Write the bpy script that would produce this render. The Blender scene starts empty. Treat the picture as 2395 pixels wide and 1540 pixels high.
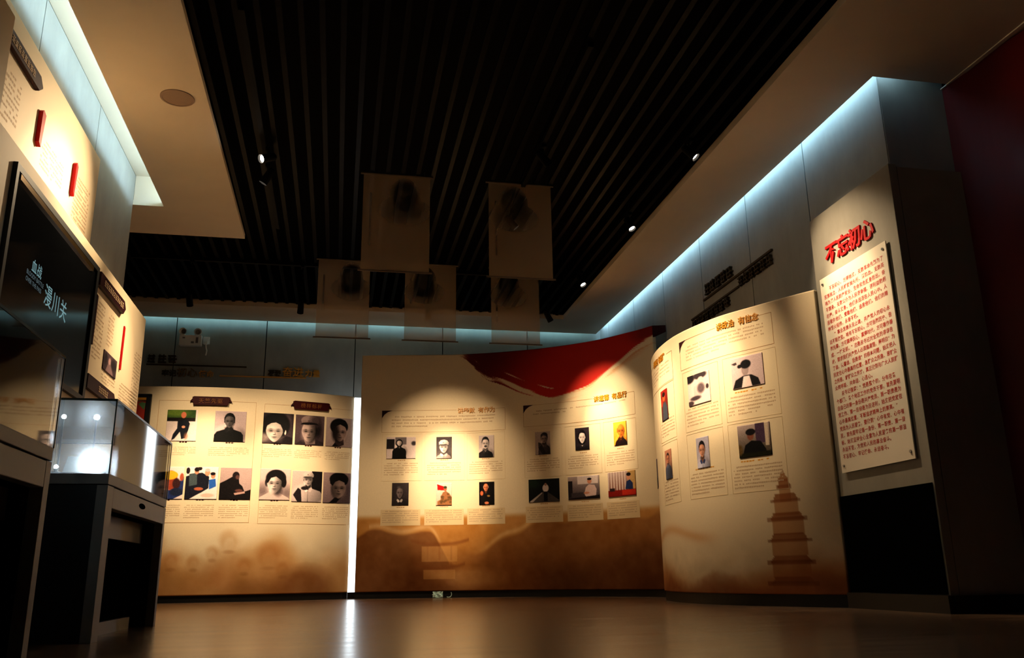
import bpy, bmesh, math, random
import numpy as np
from mathutils import Vector, Matrix

random.seed(7)
RNG = np.random.default_rng(11)
scene = bpy.context.scene
COL = scene.collection

# ------------------------------------------------------------------ camera
CAM_H = 0.255
YAW, PITCH, ROLL, FPX = 0.197945, 0.275876, -0.01483, 2024.0
cy, sy, cp, sp, cr, sr = (math.cos(YAW), math.sin(YAW), math.cos(PITCH), math.sin(PITCH), math.cos(ROLL), math.sin(ROLL))
fw = Vector((sy * cp, cy * cp, sp)); rt = Vector((cy, -sy, 0)); up = rt.cross(fw)
rt2 = cr * rt + sr * up; up2 = -sr * rt + cr * up
cam = bpy.data.cameras.new('camera'); cam.sensor_width = 36.0; cam.lens = FPX / 2395.0 * 36.0
cam.clip_start = 0.02; cam.clip_end = 100
camo = bpy.data.objects.new('camera', cam); COL.objects.link(camo)
camo.matrix_world = Matrix(((rt2.x, up2.x, -fw.x, 0), (rt2.y, up2.y, -fw.y, 0), (rt2.z, up2.z, -fw.z, CAM_H), (0, 0, 0, 1)))
scene.camera = camo

# ------------------------------------------------------------------ world, exposure, light levels
world = bpy.data.worlds.new('night'); scene.world = world; world.use_nodes = True
world.node_tree.nodes['Background'].inputs[0].default_value = (0.02, 0.02, 0.025, 1)
world.node_tree.nodes['Background'].inputs[1].default_value = 0.0
vs = scene.view_settings
vs.view_transform = 'Standard'; vs.look = 'None'; vs.gamma = 1.0; vs.use_curve_mapping = False
vs.exposure = 0.4
scene.cycles.use_denoising = True
scene.cycles.max_bounces = 7; scene.cycles.diffuse_bounces = 4; scene.cycles.glossy_bounces = 3
scene.cycles.transparent_max_bounces = 18; scene.cycles.transmission_bounces = 4
scene.cycles.adaptive_threshold = 0.03
scene.cycles.sample_clamp_indirect = 4.0
scene.cycles.caustics_reflective = False; scene.cycles.caustics_refractive = False
SPOT_W = 105.0                       # base wattage of a track lamp
WARM = (1.0, 0.75, 0.46)
COOL = (0.36, 0.70, 1.0)
COVE_RIGHT, COVE_LEFT, COVE_BACK = 20.0, 24.0, 9.5
STRIP_E = 3.5

# ------------------------------------------------------------------ room numbers
SOFFIT = 3.455
SLAT_Z = 3.50
XR, XL, YB, XRED, YJOG, YLEND = 3.52, -1.89, 11.26, 4.03, 4.666, 7.59

# ------------------------------------------------------------------ helpers
def lin(c):
    c = np.asarray(c, float)
    if c.max() > 1.0: c = c / 255.0
    return np.where(c <= 0.04045, c / 12.92, ((c + 0.055) / 1.055) ** 2.4)

class MB:
    def __init__(s): s.v = []; s.f = []
    def quad(s, a, b, c, d):
        n = len(s.v); s.v += [a, b, c, d]; s.f.append((n, n + 1, n + 2, n + 3)); return s
    def poly(s, pts):
        n = len(s.v); s.v += list(pts); s.f.append(tuple(range(n, n + len(pts)))); return s
    def box(s, x0, x1, y0, y1, z0, z1):
        n = len(s.v)
        s.v += [(x0, y0, z0), (x1, y0, z0), (x1, y1, z0), (x0, y1, z0), (x0, y0, z1), (x1, y0, z1), (x1, y1, z1), (x0, y1, z1)]
        s.f += [tuple(n + i for i in q) for q in ((0, 3, 2, 1), (4, 5, 6, 7), (0, 1, 5, 4), (1, 2, 6, 5), (2, 3, 7, 6), (3, 0, 4, 7))]
        return s
    def tube(s, a, b, r0, r1=None, n=14, cap=True):
        r1 = r0 if r1 is None else r1
        a = Vector(a); b = Vector(b); d = (b - a).normalized()
        p = d.orthogonal().normalized(); q = d.cross(p)
        k = len(s.v)
        for c, r in ((a, r0), (b, r1)):
            for i in range(n):
                t = 2 * math.pi * i / n
                s.v.append(tuple(c + r * (math.cos(t) * p + math.sin(t) * q)))
        for i in range(n):
            j = (i + 1) % n; s.f.append((k + i, k + j, k + n + j, k + n + i))
        if cap:
            s.f.append(tuple(k + i for i in reversed(range(n)))); s.f.append(tuple(k + n + i for i in range(n)))
        return s
    def lathe(s, prof, n=20, c=(0, 0, 0)):
        k = len(s.v)
        for r, z in prof:
            for i in range(n):
                t = 2 * math.pi * i / n; s.v.append((c[0] + r * math.cos(t), c[1] + r * math.sin(t), c[2] + z))
        for a in range(len(prof) - 1):
            for i in range(n):
                j = (i + 1) % n; s.f.append((k + a * n + i, k + a * n + j, k + (a + 1) * n + j, k + (a + 1) * n + i))
        return s
    def mesh(s, name):
        m = bpy.data.meshes.new(name); m.from_pydata([tuple(v) for v in s.v], [], s.f); m.update(); return m

def props(o, label=None, cat=None, group=None, kind=None):
    if label: o['label'] = label
    if cat: o['category'] = cat
    if group: o['group'] = group
    if kind: o['kind'] = kind
    return o

def obj(name, mb, mat, parent=None, label=None, cat=None, group=None, kind=None, smooth=False, bevel=0.0):
    me = mb.mesh(name) if isinstance(mb, MB) else mb
    if bevel > 0:
        bm = bmesh.new(); bm.from_mesh(me)
        bmesh.ops.bevel(bm, geom=list(bm.edges), offset=bevel, segments=2, affect='EDGES', profile=0.6)
        bm.to_mesh(me); bm.free()
    if mat is not None and len(me.materials) == 0: me.materials.append(mat)
    if smooth:
        me.polygons.foreach_set('use_smooth', [True] * len(me.polygons))
    o = bpy.data.objects.new(name, me); COL.objects.link(o)
    if parent is not None:
        o.parent = parent
        o.matrix_parent_inverse = Matrix.Translation(-parent.location)
    return props(o, label, cat, group, kind)

def thing(name, loc, label=None, cat=None, group=None, kind=None):
    o = bpy.data.objects.new(name, None); COL.objects.link(o); o.location = loc
    o.empty_display_size = 0.1
    return props(o, label, cat, group, kind)

# ------------------------------------------------------------------ materials
def newmat(name):
    m = bpy.data.materials.new(name); m.use_nodes = True
    return m, m.node_tree, m.node_tree.nodes['Principled BSDF']

def mat(name, col, rough=0.6, metal=0.0, var=0.0, scale=8.0, bump=0.0, spec=0.5, stretch=(1, 1, 1)):
    m, nt, b = newmat(name); c = lin(col)
    b.inputs['Roughness'].default_value = rough; b.inputs['Metallic'].default_value = metal
    b.inputs['Specular IOR Level'].default_value = spec
    b.inputs['Base Color'].default_value = (*c, 1)
    if var or bump:
        tc = nt.nodes.new('ShaderNodeTexCoord'); mp = nt.nodes.new('ShaderNodeMapping'); mp.inputs['Scale'].default_value = stretch
        nz = nt.nodes.new('ShaderNodeTexNoise'); nz.inputs['Scale'].default_value = scale; nz.inputs['Detail'].default_value = 6
        nt.links.new(tc.outputs['Object'], mp.inputs['Vector']); nt.links.new(mp.outputs[0], nz.inputs['Vector'])
        if var:
            rp = nt.nodes.new('ShaderNodeValToRGB')
            rp.color_ramp.elements[0].position = 0.3; rp.color_ramp.elements[1].position = 0.7
            rp.color_ramp.elements[0].color = (*np.clip(c * (1 - var), 0, 1), 1)
            rp.color_ramp.elements[1].color = (*np.clip(c * (1 + var), 0, 1), 1)
            nt.links.new(nz.outputs[0], rp.inputs[0]); nt.links.new(rp.outputs[0], b.inputs['Base Color'])
        if bump:
            bp = nt.nodes.new('ShaderNodeBump'); bp.inputs['Strength'].default_value = bump; bp.inputs['Distance'].default_value = 0.01
            nt.links.new(nz.outputs[0], bp.inputs['Height']); nt.links.new(bp.outputs[0], b.inputs['Normal'])
    return m

def emis(name, col, strength):
    m, nt, b = newmat(name); nt.nodes.remove(b)
    e = nt.nodes.new('ShaderNodeEmission'); e.inputs[0].default_value = (*col, 1); e.inputs[1].default_value = strength
    nt.links.new(e.outputs[0], nt.nodes['Material Output'].inputs[0]); return m

def printmat(name, rough=0.5, spec=0.4):
    m, nt, b = newmat(name); a = nt.nodes.new('ShaderNodeAttribute'); a.attribute_name = 'print'
    nz = nt.nodes.new('ShaderNodeTexNoise'); nz.inputs['Scale'].default_value = 220
    mx = nt.nodes.new('ShaderNodeMix'); mx.data_type = 'RGBA'; mx.blend_type = 'MULTIPLY'; mx.inputs[0].default_value = 0.12
    nt.links.new(a.outputs['Color'], mx.inputs[6]); nt.links.new(nz.outputs[0], mx.inputs[7]); nt.links.new(mx.outputs[2], b.inputs['Base Color'])
    b.inputs['Roughness'].default_value = rough; b.inputs['Specular IOR Level'].default_value = spec; return m

def glassmat(name, tint, refl_rough=0.02, haze=0.02):
    m, nt, b = newmat(name); nt.nodes.remove(b)
    tr = nt.nodes.new('ShaderNodeBsdfTransparent'); tr.inputs[0].default_value = (*tint, 1)
    gl = nt.nodes.new('ShaderNodeBsdfGlossy'); gl.inputs['Roughness'].default_value = refl_rough; gl.inputs[0].default_value = (1, 1, 1, 1)
    df = nt.nodes.new('ShaderNodeBsdfTranslucent'); df.inputs[0].default_value = (0.9, 0.95, 1, 1)
    fr = nt.nodes.new('ShaderNodeFresnel'); fr.inputs[0].default_value = 1.5
    m1 = nt.nodes.new('ShaderNodeMixShader'); m1.inputs[0].default_value = haze
    m2 = nt.nodes.new('ShaderNodeMixShader')
    nt.links.new(tr.outputs[0], m1.inputs[1]); nt.links.new(df.outputs[0], m1.inputs[2])
    nt.links.new(fr.outputs[0], m2.inputs[0]); nt.links.new(m1.outputs[0], m2.inputs[1]); nt.links.new(gl.outputs[0], m2.inputs[2])
    nt.links.new(m2.outputs[0], nt.nodes['Material Output'].inputs[0]); return m

def concrete(name, col):
    m, nt, b = newmat(name); c = lin(col)
    tc = nt.nodes.new('ShaderNodeTexCoord')
    mp = nt.nodes.new('ShaderNodeMapping'); mp.inputs['Scale'].default_value = (2.0, 2.0, 1.0)
    n1 = nt.nodes.new('ShaderNodeTexNoise'); n1.inputs['Scale'].default_value = 1.6; n1.inputs['Detail'].default_value = 8; n1.inputs['Roughness'].default_value = 0.65
    n2 = nt.nodes.new('ShaderNodeTexNoise'); n2.inputs['Scale'].default_value = 60; n2.inputs['Detail'].default_value = 4
    rp = nt.nodes.new('ShaderNodeValToRGB'); rp.color_ramp.elements[0].position = 0.3; rp.color_ramp.elements[1].position = 0.72
    rp.color_ramp.elements[0].color = (*(c * 0.84), 1); rp.color_ramp.elements[1].color = (*(c * 1.1), 1)
    bp = nt.nodes.new('ShaderNodeBump'); bp.inputs['Strength'].default_value = 0.12; bp.inputs['Distance'].default_value = 0.004
    nt.links.new(tc.outputs['Object'], mp.inputs[0]); nt.links.new(mp.outputs[0], n1.inputs['Vector']); nt.links.new(tc.outputs['Object'], n2.inputs['Vector'])
    nt.links.new(n1.outputs[0], rp.inputs[0]); nt.links.new(rp.outputs[0], b.inputs['Base Color'])
    nt.links.new(n2.outputs[0], bp.inputs['Height']); nt.links.new(bp.outputs[0], b.inputs['Normal'])
    b.inputs['Roughness'].default_value = 0.75; b.inputs['Specular IOR Level'].default_value = 0.25; return m

def floormat():
    m, nt, b = newmat('polished_floor')
    tc = nt.nodes.new('ShaderNodeTexCoord')
    mp = nt.nodes.new('ShaderNodeMapping'); mp.inputs['Scale'].default_value = (0.5, 3.0, 1)
    n1 = nt.nodes.new('ShaderNodeTexNoise'); n1.inputs['Scale'].default_value = 2.2; n1.inputs['Detail'].default_value = 7
    rp = nt.nodes.new('ShaderNodeValToRGB'); rp.color_ramp.elements[0].position = 0.3; rp.color_ramp.elements[1].position = 0.75
    rp.color_ramp.elements[0].color = (*lin((104, 80, 62)), 1); rp.color_ramp.elements[1].color = (*lin((132, 104, 82)), 1)
    bk = nt.nodes.new('ShaderNodeTexBrick'); bk.offset = 0; bk.inputs['Scale'].default_value = 1.0; bk.inputs['Brick Width'].default_value = 0.8; bk.inputs['Row Height'].default_value = 0.8
    bk.inputs['Mortar Size'].default_value = 0.003; bk.inputs['Color1'].default_value = (1, 1, 1, 1); bk.inputs['Color2'].default_value = (0.95, 0.95, 0.95, 1); bk.inputs['Mortar'].default_value = (0.55, 0.55, 0.55, 1)
    mx = nt.nodes.new('ShaderNodeMix'); mx.data_type = 'RGBA'; mx.blend_type = 'MULTIPLY'; mx.inputs[0].default_value = 0.8
    n2 = nt.nodes.new('ShaderNodeTexNoise'); n2.inputs['Scale'].default_value = 5.0; n2.inputs['Detail'].default_value = 3
    bp = nt.nodes.new('ShaderNodeBump'); bp.inputs['Strength'].default_value = 0.06; bp.inputs['Distance'].default_value = 0.004
    mr = nt.nodes.new('ShaderNodeMapRange'); mr.inputs[3].default_value = 0.17; mr.inputs[4].default_value = 0.30
    L = nt.links.new
    L(tc.outputs['Object'], mp.inputs[0]); L(mp.outputs[0], n1.inputs['Vector']); L(n1.outputs[0], rp.inputs[0]); L(tc.outputs['Object'], bk.inputs['Vector'])
    L(rp.outputs[0], mx.inputs[6]); L(bk.outputs[0], mx.inputs[7]); L(mx.outputs[2], b.inputs['Base Color'])
    L(tc.outputs['Object'], n2.inputs['Vector']); L(n2.outputs[0], bp.inputs['Height']); L(bp.outputs[0], b.inputs['Normal'])
    L(n1.outputs[0], mr.inputs[0]); L(mr.outputs[0], b.inputs['Roughness'])
    b.inputs['Specular IOR Level'].default_value = 0.5
    return m

def clothmat():
    m, nt, b = newmat('sheer_cloth'); nt.nodes.remove(b)
    a = nt.nodes.new('ShaderNodeAttribute'); a.attribute_name = 'print'
    tr = nt.nodes.new('ShaderNodeBsdfTransparent'); tr.inputs[0].default_value = (0.80, 0.76, 0.70, 1)
    df = nt.nodes.new('ShaderNodeBsdfDiffuse'); tl = nt.nodes.new('ShaderNodeBsdfTranslucent')
    m1 = nt.nodes.new('ShaderNodeMixShader'); m1.inputs[0].default_value = 0.45
    m2 = nt.nodes.new('ShaderNodeMixShader'); m2.inputs[0].default_value = 0.48
    L = nt.links.new
    L(a.outputs['Color'], df.inputs[0]); L(a.outputs['Color'], tl.inputs[0]); L(df.outputs[0], m1.inputs[1]); L(tl.outputs[0], m1.inputs[2])
    L(tr.outputs[0], m2.inputs[1]); L(m1.outputs[0], m2.inputs[2]); L(m2.outputs[0], nt.nodes['Material Output'].inputs[0]); return m

M = dict(
    floor=floormat(), plate=concrete('cement_board', (150, 150, 146)), plate_dark=concrete('cement_cladding', (150, 144, 132)),
    substrate=mat('black_joint', (14, 14, 14), 0.9), plaster=mat('ceiling_plaster', (220, 204, 182), 0.85, var=0.03, scale=3, spec=0.2),
    blackceil=mat('black_void', (6, 6, 6), 0.95, spec=0.1), slat=mat('black_slat', (9, 8, 8), 0.36, var=0.15, scale=2, spec=0.02),
    cream=mat('cream_board', (230, 208, 172), 0.6, var=0.02, scale=3), black=mat('black_plinth', (9, 9, 9), 0.5, spec=0.3),
    blackgloss=mat('black_gloss', (5, 5, 6), 0.12), red=mat('red_acrylic', (176, 14, 16), 0.5, spec=0.12), darkred=mat('dark_red_board', (46, 3, 6), 0.5, spec=0.08),
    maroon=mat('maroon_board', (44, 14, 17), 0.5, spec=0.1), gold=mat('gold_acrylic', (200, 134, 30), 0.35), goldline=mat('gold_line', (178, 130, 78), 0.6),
    darkgold=mat('gold_half_shade', (112, 80, 28), 0.45), ink=mat('brown_ink', (184, 154, 120), 0.8), duskgold=mat('dusky_gold', (104, 58, 26), 0.5, spec=0.1), shadegold=mat('gold_in_shade', (62, 46, 20), 0.5, spec=0.1), paleink=mat('pale_letters', (196, 166, 132), 0.7),  # two darker golds for the wall slogans, shade put into the colour
    card=mat('caption_card', (214, 186, 142), 0.6), redwall=mat('red_wall', (100, 6, 8), 0.55, var=0.12, scale=1.3),
    plate_text=mat('text_plate', (238, 226, 206), 0.3), redink=mat('red_ink', (186, 52, 40), 0.6), steel=mat('steel_screw', (140, 140, 140), 0.3, metal=1.0),
    white=mat('white_plastic', (244, 244, 242), 0.45), greyplastic=mat('grey_plastic', (120, 120, 120), 0.5), grille=mat('speaker_grille', (150, 122, 102), 0.7, bump=0.6, scale=400),
    cab=mat('cabinet_grey', (132, 134, 136), 0.5, var=0.04, scale=4), cabdark=mat('cabinet_black_shade', (12, 12, 15), 0.35, spec=0.4), cabbase=mat('case_base_cloth', (196, 204, 210), 0.9),
    cabmatt=mat('matt_black_panel', (6, 6, 6), 0.9, spec=0.0), lampblack=mat('lamp_black', (7, 7, 7), 0.6, spec=0.05), print=printmat('photo_print', 0.6, 0.08), mural=printmat('mural_print', 0.65, 0.12),
    glass=glassmat('case_glass', (0.93, 0.97, 0.96), 0.03, 0.12), glassedge=mat('glass_edge', (52, 72, 72), 0.2),
    cloth=clothmat(), rod=mat('wooden_rod', (92, 74, 58), 0.6), wire=mat('hanging_wire', (60, 60, 60), 0.4),
    lens=emis('lamp_lens', (1.0, 0.86, 0.68), 40.0), strip=emis('white_light_strip', (0.86, 0.95, 1.0), STRIP_E),
    cove_r=emis('cove_light_right', COOL, COVE_RIGHT), cove_l=emis('cove_light_left', (0.52, 0.82, 1.0), COVE_LEFT), cove_b=emis('cove_light_back', (0.36, 0.78, 0.95), COVE_BACK),
    screentext=emis('screen_text', (0.35, 0.62, 0.66), 0.35), screentext2=emis('screen_text_dim', (0.16, 0.22, 0.24), 0.35),
    screen=mat('screen_glass', (16, 17, 19), 0.09), bronze=mat('lit_reveal_tone', (120, 92, 50), 0.25, metal=0.9),  # trim colour holds the light on the screen recess's top reveal
    redscreen=mat('red_poster', (150, 36, 20), 0.4), green=mat('green_leaf', (70, 110, 60), 0.6),
    paper=mat('white_paper', (230, 230, 228), 0.8), enamel=mat('enamel', (200, 206, 210), 0.3), navy=mat('navy_canvas', (48, 62, 92), 0.8),
    wrap=mat('clear_wrap', (196, 228, 224), 0.12),
)

# ------------------------------------------------------------------ curved walls
class Wall:
    """vertical wall over a plan curve; u = arc length, reading left to right for someone facing it"""
    def __init__(s, pts, n=24):
        p = np.array(pts, float)
        if len(p) == 2: out = np.array([p[0] + (p[1] - p[0]) * t for t in np.linspace(0, 1, 2)])
        else:
            q = np.vstack([2 * p[0] - p[1], p, 2 * p[-1] - p[-2]]); out = []
            for i in range(1, len(q) - 2):
                a, b, c, d = q[i - 1:i + 3]
                for k in range(n):
                    t = k / n; out.append(.5 * ((2 * b) + (c - a) * t + (2 * a - 5 * b + 4 * c - d) * t * t + (3 * b - a - 3 * c + d) * t ** 3))
            out.append(p[-1]); out = np.array(out)
        s.p = out; s.u = np.concatenate([[0], np.cumsum(np.hypot(*np.diff(out, axis=0).T))]); s.L = s.u[-1]
        tg = np.gradient(out, s.u, axis=0) if len(out) > 2 else np.repeat([(out[1] - out[0]) / s.L], 2, 0)
        tg /= np.linalg.norm(tg, axis=1)[:, None]; s.n = np.stack([tg[:, 1], -tg[:, 0]], 1)
        s.flat = len(p) == 2
    def at(s, u, z, off=0.0):
        u = np.asarray(u, float); z = np.asarray(z, float) + 0 * u; off = np.asarray(off, float) + 0 * u
        uc = np.clip(u, 0, s.L); e = u - uc
        x = np.interp(uc, s.u, s.p[:, 0]); y = np.interp(uc, s.u, s.p[:, 1]); nx = np.interp(uc, s.u, s.n[:, 0]); ny = np.interp(uc, s.u, s.n[:, 1])
        return np.stack([x + off * nx - e * ny, y + off * ny + e * nx, z], -1)
    def pt(s, u, z, off=0.0): return tuple(float(k) for k in s.at(u, z, off))

def slab(w, u0, u1, z0, z1, o0, o1, du=0.06, mb=None):
    mb = mb or MB(); n = 1 if w.flat else max(1, int(math.ceil((u1 - u0) / du))); us = np.linspace(u0, u1, n + 1); k = len(mb.v)
    for o, z in ((o0, z0), (o1, z0), (o1, z1), (o0, z1)): mb.v += [tuple(p) for p in w.at(us, z, o)]
    m = n + 1
    for a in range(4):
        b = (a + 1) % 4
        for i in range(n): mb.f.append((k + a * m + i, k + a * m + i + 1, k + b * m + i + 1, k + b * m + i))
    mb.f.append((k, k + m, k + 2 * m, k + 3 * m)); mb.f.append((k + n + 3 * m, k + n + 2 * m, k + n + m, k + n))
    return mb

def prism(w, pts, o0, o1, mb=None):
    mb = mb or MB(); n = len(pts); k = len(mb.v)
    mb.v += [w.pt(u, z, o0) for u, z in pts] + [w.pt(u, z, o1) for u, z in pts]
    mb.f.append(tuple(k + n + i for i in range(n))); mb.f.append(tuple(k + i for i in reversed(range(n))))
    for i in range(n):
        j = (i + 1) % n; mb.f.append((k + i, k + j, k + n + j, k + n + i))
    return mb

def gridmesh(name, w, u0, u1, z0, z1, o0, o1, img, material, dup=None):
    """board with a printed front: img is (ny,nx,3) sRGB, row 0 on top"""
    ny, nx = img.shape[:2]
    us = np.linspace(u0, u1, nx); zs = np.linspace(z1, z0, ny)
    U, Z = np.meshgrid(us, zs); front = w.at(U.ravel(), Z.ravel(), o1)
    idx = np.arange(nx * ny).reshape(ny, nx)
    quads = np.stack([idx[:-1, :-1], idx[1:, :-1], idx[1:, 1:], idx[:-1, 1:]], -1).reshape(-1, 4)
    ring = np.concatenate([idx[0, :], idx[1:, -1], idx[-1, -2::-1], idx[-2:0:-1, 0]])
    back = w.at(U.ravel()[ring], Z.ravel()[ring], o0); nb = len(ring); base = nx * ny
    r2 = np.roll(ring, -1); b1 = base + np.arange(nb); b2 = np.roll(b1, -1)
    side = np.stack([ring, r2, b2, b1], -1)
    V = np.vstack([front, back]); F = np.vstack([quads, side])
    me = bpy.data.meshes.new(name); me.vertices.add(len(V)); me.vertices.foreach_set('co', V.astype(np.float32).ravel())
    me.loops.add(F.size); me.loops.foreach_set('vertex_index', F.astype(np.int32).ravel())
    me.polygons.add(len(F)); me.polygons.foreach_set('loop_start', np.arange(0, F.size, 4, dtype=np.int32)); me.polygons.foreach_set('loop_total', np.full(len(F), 4, np.int32))
    me.update(calc_edges=True)
    c = np.ones((len(V), 4), np.float32); L_ = lin(np.clip(img, 0, 255) + 1.0001).reshape(-1, 3)
    c[:nx * ny, :3] = L_; c[nx * ny:, :3] = L_[ring] * 0.8
    at = me.color_attributes.new('print', 'FLOAT_COLOR', 'POINT'); at.data.foreach_set('color', c.ravel())
    me.materials.append(material); return me

# ------------------------------------------------------------------ painter for printed pictures
def canvas(nx, ny, top, bot=None):
    bot = top if bot is None else bot; t = np.linspace(0, 1, ny)[:, None, None]
    return np.array(top, float) * (1 - t) + np.array(bot, float) * t + np.zeros((ny, nx, 3))

def paint(img, shapes, aspect=1.0):
    ny, nx = img.shape[:2]; X, Y = np.meshgrid((np.arange(nx) + .5) / nx, (np.arange(ny) + .5) / ny)
    for s in shapes:
        if s[0] == 'e':
            _, x, y, rx, ry, c = s[:6]; soft = s[6] if len(s) > 6 else 0.15; al = s[7] if len(s) > 7 else 1
            d = np.sqrt(((X - x) / rx) ** 2 + ((Y - y) / ry) ** 2); a = np.clip((1 - d) / soft + .5, 0, 1) * al
        elif s[0] == 'r':
            _, x0, y0, x1, y1, c = s[:6]; al = s[6] if len(s) > 6 else 1
            a = ((X >= x0) & (X <= x1) & (Y >= y0) & (Y <= y1)) * float(al)
        elif s[0] == 'g':
            _, x, y, rx, ry, dx, dy, k = s
            d = np.sqrt(((X - x) / rx) ** 2 + ((Y - y) / ry) ** 2); m_ = np.clip((1 - d) / .25 + .5, 0, 1)
            f_ = 1 - k * np.clip((X - x) / rx * dx + (Y - y) / ry * dy, -.25, 1) * m_; img *= f_[..., None]; continue
        elif s[0] == 'n':
            _, amp = s; k = RNG.normal(0, amp, (ny, nx)); img += k[..., None]; continue
        else:
            _, pts, c = s[:3]; al = s[3] if len(s) > 3 else 1; ins = np.zeros(X.shape, bool); n = len(pts)
            for i in range(n):
                x1, y1 = pts[i]; x2, y2 = pts[(i + 1) % n]
                if y1 == y2: continue
                cond = ((y1 > Y) != (y2 > Y)) & (X < (x2 - x1) * (Y - y1) / (y2 - y1) + x1); ins ^= cond
            a = ins * float(al)
        img[:] = img * (1 - a[..., None]) + np.array(c, float) * a[..., None]
    p = np.pad(img, ((1, 1), (1, 1), (0, 0)), 'edge')
    img[:] = (p[1:-1, 1:-1] * 4 + p[:-2, 1:-1] + p[2:, 1:-1] + p[1:-1, :-2] + p[1:-1, 2:]) / 8
    return img

def egg(cx, cy_, w_, h_, jaw=.36, n=30):
    P_ = []
    for t in np.linspace(0, 2 * math.pi, n, endpoint=False):
        x_, y_ = math.sin(t), -math.cos(t); P_.append((cx + w_ * x_ * (1 - jaw * max(0, y_) ** 1.8), cy_ + h_ * y_))
    return P_

def feats(cx, hy, hw, hh, dk, side):
    S = []
    ey = hy + hh * .09; d2 = dk * .42
    for q in (-1, 1):
        S.append(('e', cx + q * hw * .42, ey - hh * .04, hw * .36, hh * .15, dk, 1.6, .75)); S.append(('e', cx + q * hw * .41, ey, hw * .19, hh * .042, d2 * .6, .8, .95)); S.append(('p', [(cx + q * hw * .16, ey - hh * .14), (cx + q * hw * .45, ey - hh * .20), (cx + q * hw * .70, ey - hh * .13), (cx + q * hw * .45, ey - hh * .155)], d2))
    S.append(('p', [(cx + side * hw * .05, ey), (cx + side * hw * .16, hy + hh * .38), (cx + side * hw * .04, hy + hh * .41)], dk, .75)); S.append(('e', cx, hy + hh * .41, hw * .17, hh * .035, d2, 1.0, .75))
    S.append(('e', cx, hy + hh * .62, hw * .30, hh * .032, d2 * .8, .9, .9)); S.append(('e', cx, hy + hh * .675, hw * .22, hh * .035, dk * 1.05, 1.0, .7)); S.append(('e', cx, hy + hh * .76, hw * .22, hh * .03, dk, 1.2, .7))
    return S

def face(cx, hy, hw, hh, skin, shade, side):
    sk = np.array(skin, float) * .90
    return [('p', egg(cx, hy + hh * .08, hw, hh), sk), ('e', cx - side * hw * .7, hy + hh * .45, hw * .35, hh * .45, sk * .8, 1.6, .6), ('e', cx, hy - hh * .55, hw * .8, hh * .3, sk * .82, 1.6, .6), ('g', cx, hy + hh * .1, hw * 1.1, hh * 1.1, side, .3, min(.9, shade * 1.25)), ('e', cx + side * hw * .55, hy + hh * .55, hw * .4, hh * .4, sk * .55, 1.6, .6)] + feats(cx, hy, hw, hh, sk * .50, side)

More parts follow.
